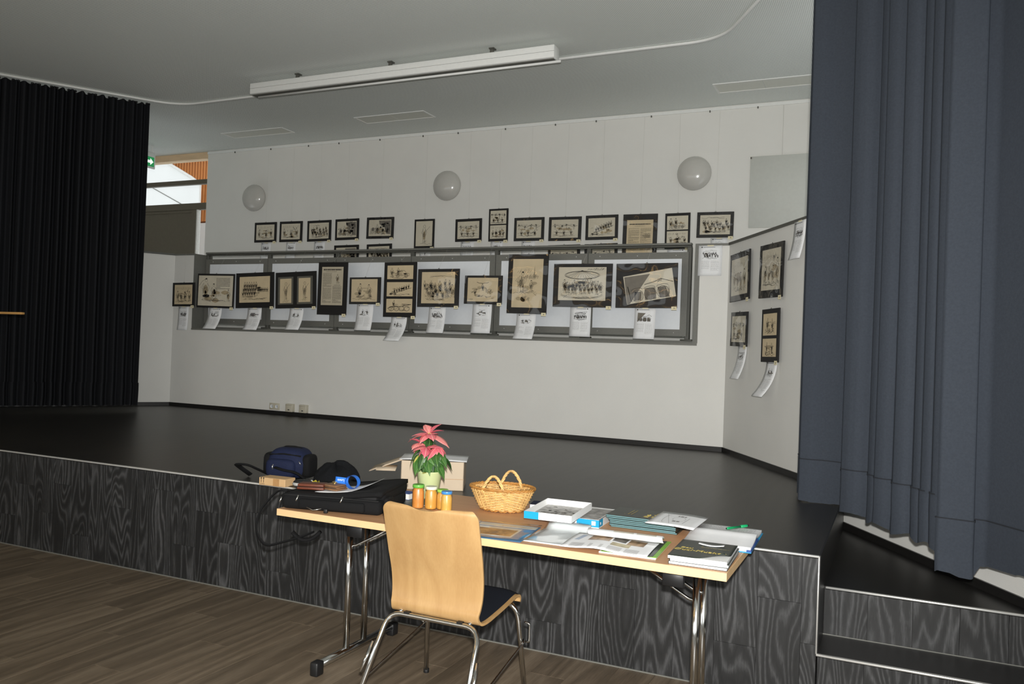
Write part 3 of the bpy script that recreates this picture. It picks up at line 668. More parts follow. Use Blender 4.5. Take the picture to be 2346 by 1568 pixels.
# ================================================================== PICTURES
class Sketch:
    """ink strokes on a w x h sheet (metres, origin bottom left)"""
    def __init__(s, w, h, seed): s.w = w; s.h = h; s.st = []; s.bl = []; s.r = random.Random(seed)
    def line(s, pts, wd=0.0016, jit=0.0):
        p = [(x+s.r.uniform(-jit, jit), y+s.r.uniform(-jit, jit)) for x, y in pts]; s.st.append((p, wd))
    def blob(s, pts, mi=0): s.bl.append((pts, mi))
    def ell(s, cx, cy, rx, ry, wd=0.0016, a0=0, a1=6.3, n=12, jit=0.0):
        s.line([(cx+rx*math.cos(a0+(a1-a0)*i/n), cy+ry*math.sin(a0+(a1-a0)*i/n)) for i in range(n+1)], wd, jit)
    def disc(s, cx, cy, rx, ry, mi=0, n=8): s.blob([(cx+rx*math.cos(6.283*i/n)*s.r.uniform(.8, 1.15), cy+ry*math.sin(6.283*i/n)*s.r.uniform(.8, 1.15)) for i in range(n)], mi)
    def hatch(s, x0, y0, x1, y1, n, slope=0.5, wd=0.0012):
        for i in range(n):
            t = (i+s.r.random()*.5)/n; x = x0+(x1-x0)*t; L_ = (y1-y0)*s.r.uniform(.5, 1)
            s.line([(x, y0+(y1-y0-L_)*s.r.random()), (x+slope*L_*.4, y0+L_)], wd, 0.001)
    def scrib(s, cx, cy, rx, ry, n, wd=0.0014):
        p = []
        for i in range(n): p.append((cx+rx*s.r.uniform(-1, 1), cy+ry*s.r.uniform(-1, 1)))
        s.line(p, wd)
    def fig(s, x, y, H, lean=0.0, dark=0.3, wide=1.0):
        r = s.r; hw = 0.13*H*wide
        s.ell(x+lean*H*.9, y+.88*H, .065*H, .08*H, .0015, n=8, jit=.0008)
        s.disc(x+hw*.2, y+.42*H, hw*.9, .24*H, 2)
        if r.random() < dark: s.disc(x+lean*H*.9, y+.95*H, .06*H, .035*H)
        s.line([(x-hw*.7+lean*H*.6, y+.78*H), (x-hw, y+.55*H), (x-hw*.8, y+.35*H), (x-hw*.6, y+.05*H), (x-hw*1.1, y)], .0016, .0012)
        s.line([(x+hw*.7+lean*H*.6, y+.78*H), (x+hw, y+.55*H), (x+hw*.9, y+.35*H), (x+hw*.7, y+.04*H), (x+hw*1.3, y)], .0016, .0012)
        s.line([(x-hw*.7, y+.74*H), (x-hw*1.6, y+.55*H), (x-hw*.6, y+.48*H)], .0014, .002)
        s.line([(x+hw*.7, y+.74*H), (x+hw*1.7, y+.6*H), (x+hw*1.2, y+.42*H)], .0014, .002)
        s.hatch(x-hw*.8, y+.3*H, x+hw*.5, y+.72*H, 6, .4, .0012); s.scrib(x, y+.45*H, hw*1.1, .2*H, 9, .0012); s.scrib(x+hw, y+.1*H, hw*1.2, .06*H, 6, .0012)
        s.line([(x, y+.4*H), (x+.02*H, y+.02*H)], .0014, .001)
        if r.random() < dark*.6: s.disc(x+r.uniform(-.3, .3)*hw, y+r.uniform(.3, .6)*H, hw*.4, .08*H)
    def ground(s, y, n=3):
        for i in range(n):
            x0 = s.r.uniform(.03, .4)*s.w; x1 = s.r.uniform(.5, .96)*s.w
            s.line([(x0+(x1-x0)*t/6, y+s.r.uniform(-.01, .01)*1.2) for t in range(7)], .0013)
    def tree(s, x, y, H):
        s.line([(x, y), (x+.01*H, y+.5*H)], .002)
        for i in range(3): s.scrib(x+s.r.uniform(-.12, .12)*H, y+s.r.uniform(.5, .9)*H, .16*H, .14*H, 10)
    def car(s, x, y, L_):
        s.line([(x, y+.12*L_), (x+.03*L_, y+.24*L_), (x+.3*L_, y+.28*L_), (x+.4*L_, y+.42*L_), (x+.68*L_, y+.42*L_), (x+.78*L_, y+.28*L_), (x+L_, y+.22*L_), (x+L_, y+.1*L_)], .002, .002)
        s.line([(x, y+.1*L_), (x+L_, y+.1*L_)], .0018)
        for t in (.2, .8): s.ell(x+t*L_, y+.1*L_, .1*L_, .1*L_, .0025); s.ell(x+t*L_, y+.1*L_, .045*L_, .045*L_, .0014)
        s.hatch(x+.05*L_, y+.1*L_, x+.9*L_, y+.26*L_, 12, .3)
    def text(s, x0, y0, x1, y1, n, head=False, mi=None):
        dy = (y1-y0)/n
        for i in range(n):
            y = y1-dy*(i+.5); x = x0
            while x < x1-.004:
                L_ = min(s.r.uniform(.006, .02), x1-x); s.line([(x, y), (x+L_, y+s.r.uniform(-.0006, .0006))], dy*(.36 if head else .19)); x += L_+.0035
                if s.r.random() < .03: break
    def build(s, kind):
        w, h, r = s.w, s.h, s.r
        if not kind.startswith('news') and kind not in ('single', 'tents'):
            for i in range(5): s.disc(r.uniform(.2, .8)*w, r.uniform(.15, .6)*h, r.uniform(.06, .14)*w, r.uniform(.03, .08)*h, 2)
            for i in range(6): s.scrib(r.uniform(.12, .88)*w, r.uniform(.12, .6)*h, .06*w, .05*h, 7, .0011)
        if kind == 'news':
            s.text(.08*w, .90*h, .92*w, .955*h, 1, True); s.text(.2*w, .865*h, .7*w, .885*h, 1)
            for c0, c1 in ((.06, .47), (.53, .94)):
                s.text(c0*w, .06*h, c1*w, (.84 if c0 < .5 else .50)*h, 34 if c0 < .5 else 20)
            s.fig(.74*w, .56*h, .26*h, 0, .8); s.text(.58*w, .515*h, .9*w, .53*h, 1, True)
        elif kind == 'news2':
            s.text(.10*w, .875*h, .9*w, .915*h, 1, True); s.text(.3*w, .84*h, .7*w, .855*h, 1)
            for c0, c1 in ((.07, .48), (.53, .93)): s.text(c0*w, .25*h, c1*w, .80*h, 26)
            s.hatch(.6*w, .55*h, .9*w, .68*h, 18, .2)
        elif kind == 'crowd':
            for row, (yy, H) in enumerate(((.45, .30), (.30, .34), (.14, .38))):
                for i in range(6): s.fig((.12+.145*i+.04*row)*w+r.uniform(-.03, .03)*w, (yy+r.uniform(-.07, .07))*h, H*r.uniform(.75, 1.2)*h, r.uniform(-.08, .08), .4, r.uniform(.8, 1.4))
            s.ground(.12*h, 4); s.ground(.85*h, 2)
        elif kind == 'parade':
            for row in range(3):
                for i in range(6): s.fig((.18+.075*i-.03*row)*w, (.50-.15*row)*h, .30*h, 0, .9)
            for i in range(7): s.fig((.62+.05*i)*w, .40*h, .17*h, 0, .6)
            s.ground(.14*h, 3)
        elif kind == 'carousel':
            for k in (1.0, .93): s.ell(.5*w, .76*h, .37*w*k, .12*h*k, .002, n=24, jit=.001)
            for i in range(12): s.line([(.5*w, .9*h), ((.14+.065*i)*w, (.72-.04*math.sin(i/11*PI))*h)], .0013)
            for row in range(2):
                for i in range(10): s.fig((.13+.083*i+r.uniform(-.02, .02))*w, (.19+.13*row)*h+r.uniform(-.04, .04)*h, r.uniform(.24, .36)*h, r.uniform(-.15, .15), .5)
            s.ell(.5*w, .20*h, .43*w, .12*h, .002, PI, 2*PI, 18); s.ell(.5*w, .17*h, .44*w, .12*h, .0015, PI, 2*PI, 18)
            s.hatch(.6*w, .9*h, .95*w, .98*h, 12, 2.0, .002); s.ground(.08*h, 3)
        elif kind == 'tents':
            s.blob([(.0, .0), (.06*w, .0), (.55*w, .93*h), (.02*w, .97*h)], 1)
            s.blob([(.16*w, .08*h), (.30*w, .07*h), (.33*w, .36*h), (.19*w, .40*h)], 1); s.blob([(.38*w, .05*h), (.60*w, .03*h), (.61*w, .44*h), (.40*w, .46*h)], 1); s.blob([(.68*w, .05*h), (.88*w, .02*h), (.82*w, .42*h), (.66*w, .43*h)], 1)
            s.blob([(.09*w, .07*h), (.105*w, .07*h), (.07*w, .62*h), (.055*w, .62*h)], 0)
            for x in (.24, .5, .76): s.ell(x*w, .44*h, .12*w, .07*h, .002, 0, PI, 9, .002); s.ell(x*w, .24*h, .12*w, .21*h, .0022, n=12, jit=.002)
            for i in range(6): s.hatch((.1+.14*i)*w, .04*h, (.2+.14*i)*w, .42*h, 7, .2)
            s.line([(.4*w, .58*h), (.62*w, .62*h), (.75*w, .72*h), (.98*w, .52*h)], .003, .004); s.scrib(.72*w, .66*h, .05*w, .06*h, 9); s.text(.02*w, .01*h, .3*w, .05*h, 1)
        elif kind == 'trio':
            s.car(.30*w, .12*h, .55*w); s.fig(.18*w, .1*h, .75*h, 0, .6); s.fig(.42*w, .3*h, .55*h, 0, .5); s.ground(.08*h, 2)
        elif kind == 'ride':
            for i in range(4): s.ell((.2+.2*i)*w, .28*h, .1*w, .16*h, .0024, jit=.002)
            s.line([(.05*w, .3*h), (.3*w, .5*h), (.6*w, .42*h), (.95*w, .62*h)], .003, .003); s.fig(.28*w, .4*h, .5*h, .1, .8); s.hatch(.1*w, .12*h, .7*w, .35*h, 16, .5); s.line([(.6*w, .62*h), (.95*w, .58*h)], .003)
        elif kind == 'slope':
            for i in range(7): s.fig((.3+.09*i)*w, (.22+.05*i)*h, .34*h, .1, .6)
            s.line([(.1*w, .15*h), (.4*w, .3*h), (.95*w, .6*h)], .0022, .002); s.car(.12*w, .1*h, .26*w); s.ground(.1*h, 2)
        elif kind == 'dark':
            s.blob([(.45*w, .95*h), (.98*w, .95*h), (.98*w, .1*h), (.80*w, .12*h), (.70*w, .55*h), (.48*w, .72*h)], 1)
            for i in range(12): s.scrib(r.uniform(.55, .92)*w, r.uniform(.2, .9)*h, .09*w, .12*h, 10, .0018)
            for i in range(7): s.disc(r.uniform(.5, .92)*w, r.uniform(.25, .9)*h, .05*w, .06*h)
            s.hatch(.05*w, .1*h, .6*w, .5*h, 22, .4, .0016)
            s.fig(.38*w, .12*h, .62*h, 0, .3); s.fig(.62*w, .1*h, .5*h, 0, .3); s.disc(.2*w, .42*h, .08*w, .12*h, 1)
            for i in range(5): s.scrib(r.uniform(.1, .9)*w, r.uniform(.15, .85)*h, .1*w, .1*h, 10)
        elif kind == 'land':
            s.line([(.03*w+i*.094*w, (.66+.05*math.sin(i*1.3))*h) for i in range(11)], .0018, .003); s.hatch(.1*w, .66*h, .9*w, .78*h, 22, .6)
            for i in range(4): s.tree((.12+.24*i+r.uniform(-.05, .05))*w, .45*h, .34*h)
            for i in range(3): s.fig((.2+.27*i)*w, .12*h, .34*h, 0, .5)
            s.ground(.3*h, 3); s.ground(.12*h, 3)
        elif kind == 'letter':
            s.fig(.20*w, .18*h, .75*h, .05, .9, 1.2); s.fig(.45*w, .2*h, .55*h, 0, .9, 1.3); s.disc(.24*w, .32*h, .11*w, .06*h); s.fig(.88*w, .15*h, .4*h, 0, .8)
            s.text(.52*w, .55*h, .92*w, .93*h, 9); s.ell(.47*w, .35*h, .07*w, .12*h, .0025); s.line([(.02*w, .66*h), (.1*w, .8*h), (.24*w, .92*h)], .002); s.ground(.18*h, 4)
        elif kind == 'single':
            s.fig(.5*w, .1*h, .78*h, .02, .5, .7); s.line([(.55*w, .55*h), (.85*w, .78*h)], .0016); s.ground(.08*h, 1)
        elif kind == 'pair':
            s.fig(.32*w, .16*h, .66*h, .06, .6); s.fig(.70*w, .16*h, .62*h, -.06, .4); s.line([(.36*w, .6*h), (.62*w, .6*h)], .0014); s.ground(.12*h, 3)
            for i in range(3): s.scrib((.25+.25*i)*w, .25*h, .08*w, .07*h, 8)
        elif kind == 'wheel':
            s.ell(.5*w, .82*h, .2*w, .05*h, .0025, PI, 2*PI, 10, .003); s.fig(.5*w, .45*h, .3*h, 0, .9); s.line([(.12*w, .35*h), (.25*w, .5*h), (.45*w, .55*h), (.5*w, .78*h)], .002, .002)
            s.fig(.25*w, .25*h, .28*h, .3, .5); s.scrib(.70*w, .45*h, .11*w, .14*h, 26); s.ell(.68*w, .25*h, .1*w, .06*h, .002, PI, 2*PI); s.text(.04*w, .07*h, .9*w, .12*h, 1)
        elif kind == 'tower':
            s.fig(.28*w, .30*h, .45*h, .1, .5, 1.3); s.scrib(.28*w, .55*h, .09*w, .12*h, 22); s.line([(.71*w, .62*h), (.725*w, .86*h), (.74*w, .62*h)], .003); s.hatch(.4*w, .58*h, .85*w, .70*h, 26, .5)
            s.fig(.63*w, .32*h, .25*h, 0, .5); s.hatch(.15*w, .70*h, .6*w, .80*h, 9, 1.2); s.ground(.31*h, 3)
        else:
            n = 3+r.randrange(3)
            for i in range(n): s.fig((.18+.66*i/max(1, n-1)+r.uniform(-.03, .03))*w, .14*h, r.uniform(.45, .66)*h, r.uniform(-.05, .05), .5)
            s.hatch(.06*w, .74*h, .94*w, .9*h, 14, .5); s.ground(.13*h, 4)
            for i in range(4): s.scrib(r.uniform(.15, .85)*w, r.uniform(.3, .8)*h, .09*w, .09*h, 10)
        return s
    def mesh(s, g, fn, lift=0.0006, scale=1.0):
        """fn(x,y,off) maps sheet coordinates to 3D"""
        for pts, mi in s.bl:
            vs = [fn(min(max(p[0], .002), s.w-.002), min(max(p[1], .002), s.h-.002), lift*.7) for p in pts]; g.add(vs, [list(range(len(vs)))], mi)
        for pts, wd in s.st:
            pts = [(min(max(p[0], .002), s.w-.002), min(max(p[1], .002), s.h-.002)) for p in pts]
            vs = []; n = len(pts)
            for i in range(n):
                a = pts[max(i-1, 0)]; b = pts[min(i+1, n-1)]; dx, dy = b[0]-a[0], b[1]-a[1]; l = math.hypot(dx, dy) or 1
                nx, ny = -dy/l*wd*.5*scale, dx/l*wd*.5*scale
                vs.append(fn(pts[i][0]+nx, pts[i][1]+ny, lift)); vs.append(fn(pts[i][0]-nx, pts[i][1]-ny, lift))
            g.add(vs, [(2*i, 2*i+1, 2*i+3, 2*i+2) for i in range(n-1)], 0)

def picture(name, label, origin, xdir, nrm, w, h, tilt, sheets, rot=0.0, cover=True, tagnum=None, hanger=True, wire_to=None, wire_y=0.004, group=None, seed=0, matn='black_mat'):
    """framed picture: local x along the wall, z up, -y towards the room"""
    yd = -nrm
    M3 = Matrix((xdir, yd, Vector((0, 0, 1)))).transposed().to_4x4(); M3.translation = origin
    o = thing(name, label, 'picture', group=group); o.matrix_world = M3 @ Matrix.Rotation(-tilt, 4, 'Y')
    g = G(); g.bbox(-w/2, w/2, -0.006, 0.006, -h/2, h/2, 0.0015, seg=1, smooth=False); mb = g.obj('mat_board', matn, o)
    for i, (kind, x0, z0, x1, z1, pm, ang) in enumerate(sheets):
        sw, sh = (x1-x0)*w, (z1-z0)*h; cx, cz = ((x0+x1)/2-.5)*w, ((z0+z1)/2-.5)*h
        ca, sa = math.cos(ang), math.sin(ang)
        fn = lambda x, y, off: (cx+(x-sw/2)*ca-(y-sh/2)*sa, -0.0072-off, cz+(x-sw/2)*sa+(y-sh/2)*ca)
        g = G(); g.add([fn(0, 0, 0), fn(sw, 0, 0), fn(sw, sh, 0), fn(0, sh, 0), fn(0, 0, -.001), fn(sw, 0, -.001), fn(sw, sh, -.001), fn(0, sh, -.001)], [(0, 1, 2, 3), (0, 4, 5, 1), (1, 5, 6, 2), (2, 6, 7, 3), (3, 7, 4, 0)])
        d = g.obj('drawing', pm, o)
        sk = Sketch(sw, sh, seed*17+i*5+3).build(kind); g = G(); sk.mesh(g, fn, scale=1.75); g.obj('ink_lines', ['ink', 'ink_grey', 'ink_wash'], d)
    if cover:
        r_ = random.Random(seed+99); p1, p2 = r_.uniform(0, 6), r_.uniform(0, 6)
        g = G(); g.grid(lambda u, v: ((u-.5)*w, -0.0115-0.0022*math.sin(u*5+p1)*math.sin(v*4+p2), (v-.5)*h), 10, 8); g.obj('acrylic_sheet', 'acrylic_cover', o)
    if hanger:
        g = G(); g.tube(arc((0, 0.0, h/2), 0.008, 0, PI, 8, 'xz'), 0.002, 5); hg = g.obj('hanger', 'grey_dark_metal', o)
        if wire_to: g = G(); g.tube([(0, 0.0, h/2+0.008), (0, wire_y, wire_to-origin.z)], 0.0007, 4); g.obj('wire', 'nylon_wire', hg)
    if tagnum is not None:
        g = G(); g.box(w/2-0.052, w/2+0.0, -0.0135, -0.0125, -h/2-0.022, -h/2+0.012); tg = g.obj('number_tag', 'cream_tag', o)
        if tagnum: text_mesh(tagnum, 0.02, Matrix.Translation((w/2-0.024, -0.0138, -h/2-0.005)) @ Matrix.Rotation(PI/2, 4, 'X'), 'number', 'ink', tg)
        else: g = G(); g.box(w/2-0.032, w/2-0.016, -0.0138, -0.0135, -h/2-0.009, -h/2-0.001); g.obj('number', 'ink_grey', tg)
    return o
T_, P_, N_ = 'drawing_tan', 'drawing_pale', 'newsprint'
S1_ = lambda k, m=T_, a=.09, b=.12: [(k, a, b, 1-a, 1-b, m, 0)]
UP = [
 ('U1', -8.271, 3.124, .399, .286, .001, S1_('figs', P_), 'small black-matted sketch, leftmost in the upper picture row', 0),
 ('U2', -7.813, 3.123, .402, .290, -.002, S1_('figs', P_), 'small black-matted sketch of faint figures, second in the upper row', 0),
 ('U3', -7.321, 3.121, .406, .289, .011, S1_('crowd', P_), 'small black-matted sketch of people with dark hats, third in the upper row', 0),
 ('U4', -6.852, 3.129, .390, .287, .013, S1_('dark', P_), 'small black-matted sketch with large dark area, fourth in the upper row', 0),
 ('U5', -6.316, 3.134, .429, .286, -.008, S1_('dark', P_), 'small black-matted dense ink sketch, fifth in the upper row', 0),
 ('U4b', -6.849, 2.771, .406, .287, .012, S1_('dark', P_), 'half hidden sketch hanging below the fourth picture of the upper row', 0),
 ('U5b', -6.317, 2.784, .398, .270, .016, S1_('crowd', P_), 'half hidden sketch hanging below the fifth picture of the upper row', 0),
 ('U6', -5.628, 3.040, .301, .377, .005, S1_('single', P_, .09, .07), 'upright black-matted sketch alone under the middle wall lamp', 0),
 ('U7', -4.980, 3.069, .377, .288, .012, S1_('land', P_), 'small landscape sketch between the upright one and the two-part frame', 0),
 ('U8', -4.561, 3.122, .267, .407, .009, [('land', .09, .53, .91, .94, P_, 0), ('figs', .09, .08, .91, .49, P_, 0)], 'tall frame of two sketches hanging highest in the upper row', 0),
 ('U9', -4.141, 3.058, .401, .287, .000, S1_('land', P_), 'pale sparse sketch right of the highest two-part frame', 1),
 ('U10', -3.670, 3.050, .419, .289, -.007, S1_('land', P_), 'small sketch with a long diagonal stroke in the upper row', 1),
 ('U10b', -3.671, 2.714, .412, .286, .013, S1_('land', P_), 'half hidden sketch below the one with the diagonal stroke', 1),
 ('U11', -3.205, 3.054, .401, .291, .007, S1_('slope', P_), 'small sketch just left of the yellowed newspaper page', 1),
 ('U11b', -3.204, 2.722, .408, .280, .021, S1_('land', P_), 'half hidden sketch left of the yellowed page, behind the top rail', 1),
 ('U12', -2.740, 2.909, .409, .573, -.007, [('news2', .12, .06, .88, .88, T_, 0)], 'yellowed newspaper page in a tall black mat behind the railing', 1),
 ('U13', -2.301, 2.990, .287, .403, .010, [('trio', .08, .53, .92, .92, P_, 0), ('figs', .08, .08, .92, .49, P_, 0)], 'upright frame of two sketches with a car, next to the newspaper page', 0),
 ('U14', -1.881, 3.046, .405, .286, -.010, S1_('crowd', P_), 'rightmost sketch of the upper row, above the grey cap of the low wall', 1),
]
for i, (k, x, z, w, h, t, sh, lab, cv) in enumerate(UP):
    picture('framed_picture', lab, Vector((x, YB-0.012, z)), Vector((1, 0, 0)), Vector((0, -1, 0)), w, h, t, sh, cover=bool(cv) or i in (4,), tagnum='' if not k.endswith('b') else None, wire_to=ZC-0.05 if not k.endswith('b') else None, group='pictures on the gallery wall', seed=i+1)
LO = [
 ('L1', -8.348, 2.127, .380, .305, .013, S1_('figs', T_, .10, .09), 'smallest black-matted sketch at the left end of the lower row', '', 0),
 ('L2', -7.808, 2.177, .612, .428, -.014, [('letter', .035, .055, .965, .945, P_, 0)], 'large narrow-edged sketch with handwriting, second in the lower row', '', 0),
 ('L3', -7.174, 2.187, .597, .430, .028, [('parade', .10, .15, .90, .89, T_, 0)], 'sketch of a marching band in a wide black mat, third in the lower row', '', 0),
 ('L4', -6.545, 2.193, .606, .431, .035, [('single', .115, .14, .40, .82, T_, 0), ('single', .58, .155, .865, .82, T_, 0)], 'black frame with two single figures on grey mounts, fourth in the lower row', '', 0),
 ('L5', -6.009, 2.212, .417, .614, -.005, [('news', .13, .18, .86, .91, N_, 0)], 'grey newspaper page in a tall black mat of the lower row', '', 0),
 ('L6', -5.551, 2.188, .428, .305, .006, [('pair', .07, .08, .90, .93, T_, 0)], 'small thin-edged sketch of dancing couples between newspaper page and triple frame', '', 1),
 ('L7', -5.081, 2.202, .426, .615, .004, [('trio', .10, .69, .90, .94, T_, 0), ('slope', .10, .375, .90, .635, T_, 0), ('ride', .10, .08, .90, .33, T_, 0)], 'tall black frame holding three sketches one above the other', '', 0),
 ('L8', -4.588, 2.222, .522, .416, .004, [('crowd', .10, .09, .90, .92, T_, 0)], 'sketch of a market group right of the triple frame', '', 1),
 ('L9', -4.035, 2.204, .452, .303, -.006, [('wheel', .09, .08, .89, .92, T_, 0)], 'small sketch of riders below the railing joint, left of the tallest single picture', '', 1),
 ('L10', -3.520, 2.266, .453, .619, -.011, [('tower', .12, .10, .88, .92, T_, 0)], 'tall single sketch of a stooping figure and church spire', '', 1),
 ('L11', -2.913, 2.252, .629, .438, -.005, [('carousel', .09, .15, .90, .92, P_, 0)], 'large carousel sketch numbered 33 in the lower row', '33', 1),
 ('L12', -2.248, 2.251, .617, .436, .007, [('tents', .15, .16, .95, .80, P_, .17)], 'large crooked sketch numbered 34 at the right end of the lower row', '34', 1),
]
for i, (k, x, z, w, h, t, sh, lab, num, cv) in enumerate(LO):
    o = picture('framed_picture', lab, Vector((x, YP-0.030, z)), Vector((1, 0, 0)), Vector((0, -1, 0)), w, h, t, sh, cover=bool(cv), tagnum=num, wire_to=2.668 if XN0 < x-.1 else ZW-.005, wire_y=0.172 if XN0 < x-.1 else .018, group='pictures hung in front of the railing', seed=i+40)
    if k == 'L4':
        for q0, q1 in ((.065, .445), (.54, .92)):
            g = G(); g.box((q0-.5)*w, (q1-.5)*w, -0.0068, -0.006, (.10-.5)*h, (.87-.5)*h); g.obj('mount', 'grey_mat', o)
WG = [
 ('W1', .373, 2.309, .47, .436, .024, S1_('figs', P_), 'upper left picture on the right slanted wall', 1),
 ('W2', 1.062, 2.299, .47, .441, -.021, [('figs', .12, .14, .90, .90, P_, 0)], 'upper right picture on the slanted wall, nearest the curtain', 1),
 ('W3', .396, 1.834, .397, .307, -.018, S1_('land', P_), 'lower left picture on the right slanted wall', 1),
 ('W4', 1.088, 1.769, .342, .434, .007, [('pair', .10, .50, .88, .91, T_, 0), ('pair', .10, .10, .88, .44, T_, 0)], 'upright frame of two sketches, lower right on the slanted wall', 0),
]
for i, (k, s, z, w, h, t, sh, lab, cv) in enumerate(WG):
    p = PR+DR*s+NR*0.030
    picture('framed_picture', lab, Vector((p.x, p.y, z)), DR.copy(), NR.copy(), w, h, t, sh, cover=bool(cv), tagnum='', wire_to=ZW-0.03 if z > 2 else 2.068, group='pictures on the right slanted wall', seed=i+70)

# ---- caption sheets
def caption(label, origin, xdir, nrm, w, zt, zb, curl, kind, seed, group, shift=0.0, side=1):
    """A4 text sheet hanging from its top edge and curling away from the wall by curl at its foot"""
    yd = -nrm; M3 = Matrix((xdir, yd, Vector((0, 0, 1)))).transposed().to_4x4(); M3.translation = Vector((origin.x, origin.y, zt))
    o = thing('caption_sheet', label, 'sheet', group=group); o.matrix_world = M3
    H = zt-zb
    def fn(x, y, off):
        v = 1-y/H     # 0 top .. 1 foot
        return (x-w/2+shift*v*v, -0.001-curl*v**2.2-0.010*v*math.sin(x/w*PI)*side-off, -H*v)
    g = G(); g.slab(lambda u, v: fn(u*w, v*H, 0), 4, 8, 0.0006); d = g.obj('paper', 'paper', o)
    s = Sketch(w, H, seed); r = s.r
    s.disc(w*.84 if seed % 2 else w*.14, H*.945, .007, .006, 0); s.line([(w*(.3 if seed % 2 else .2), H*.945), (w*(.78 if seed % 2 else .7), H*.945)], .0032)
    sub = Sketch(w*.72, H*.30, seed+5); sub.build(kind)
    for p, wd in sub.st: s.line([(x+w*.14, y+H*.56) for x, y in p], max(wd*.9, .0013))
    for p, mi in sub.bl: s.blob([(x+w*.14, y+H*.56) for x, y in p], mi)
    g = G(); g.box(-.03, .03, -0.0025, -0.0010, -.006, .0035); g.obj('tape', 'cream_tag', o)
    g = G(); s.mesh(g, fn, 0.0008); g.obj('print', ['ink', 'ink_grey'], o)
    s = Sketch(w, H, seed+1); s.text(w*.14, H*.22, w*.48, H*.50, 9); s.text(w*.54, H*.16, w*.88, H*.50, 11)
    g = G(); s.mesh(g, fn, 0.0008); g.obj('text_lines', ['ink_soft', 'ink_grey'], o)
    return o
ex = Vector((1, 0, 0)); en = Vector((0, -1, 0))
CU = [('first picture of the upper row', -8.260, 2.975, .178, 'figs'), ('second picture of the upper row', -7.810, 2.972, .170, 'figs'), ('third picture of the upper row', -7.314, 2.972, .183, 'crowd'), ('upright picture under the middle lamp', -5.611, 2.848, .166, 'single'), ('small landscape sketch of the upper row', -4.995, 2.922, .187, 'land'), ('highest two-part frame', -4.580, 2.915, .165, 'figs'), ('pale sparse sketch of the upper row', -4.148, 2.912, .180, 'land'), ('two-part frame with the car', -2.308, 2.785, .211, 'figs'), ('rightmost sketch of the upper row', -1.834, 2.898, .184, 'crowd')]
for i, (nm, x, z, w, kd) in enumerate(CU):
    caption('white caption sheet below the '+nm, Vector((x, YB-0.002, z)), ex, en, w, z, z-w*1.35, 0.02, kd, 200+i, 'caption sheets on the gallery wall')
CLs = [('smallest sketch of the lower row', -8.348, 1.978, .175, 1.670, .018, 'figs'), ('sketch with handwriting', -7.808, 1.972, .211, 1.697, .101, 'letter'), ('marching band sketch', -7.171, 1.978, .217, 1.699, .083, 'parade'), ('two single figures', -6.527, 1.984, .205, 1.715, .084, 'pair'), ('dancing couples', -5.546, 2.044, .225, 1.732, .045, 'pair'), ('triple frame', -5.083, 1.902, .205, 1.625, .158, 'trio'), ('market group sketch', -4.594, 2.022, .212, 1.726, .051, 'crowd'), ('sketch of riders', -4.043, 2.060, .230, 1.738, .034, 'wheel'), ('tall sketch with church spire', -3.524, 1.966, .218, 1.691, .087, 'tower'), ('carousel sketch', -2.925, 2.042, .223, 1.733, .012, 'carousel'), ('crooked sketch numbered 34', -2.253, 2.042, .210, 1.727, .033, 'tents')]
LOB = [q for q in LO if q[0] != 'L5']
for i, (nm, x, z, w, zb, c_, kd) in enumerate(CLs):
    z = LOB[i][2]-LOB[i][4]/2-.003-abs(LOB[i][5])*LOB[i][3]*.1
    caption('white caption sheet curling below the '+nm, Vector((x, YP-0.0215, z)), ex, en, w, z, zb, c_, kd, 300+i, 'caption sheets of the lower row')
caption('white caption sheet taped flat at the right end of the low wall', Vector((-1.640, YP-0.013, 2.634)), ex, en, .223, 2.634, 2.345, 0.012, 'crowd', 330, 'caption sheets of the lower row')
for i, (lab, s, zt, zb, w, c_, shf) in enumerate((('caption sheet hanging crooked from the dark cap of the slanted wall', 1.54, 2.635, 2.345, .205, .03, -.03), ('caption sheet below the lower left picture on the slanted wall', .455, 1.69, 1.39, .205, .06, -.03), ('caption sheet below the upright frame on the slanted wall', 1.10, 1.56, 1.27, .215, .10, -.05))):
    p = PR+DR*s+NR*0.016
    caption('white '+lab, Vector((p.x, p.y, zt)), DR.copy(), NR.copy(), w, zt, zb, c_, ['figs', 'land', 'pair'][i], 340+i, 'caption sheets on the slanted wall', shift=shf)

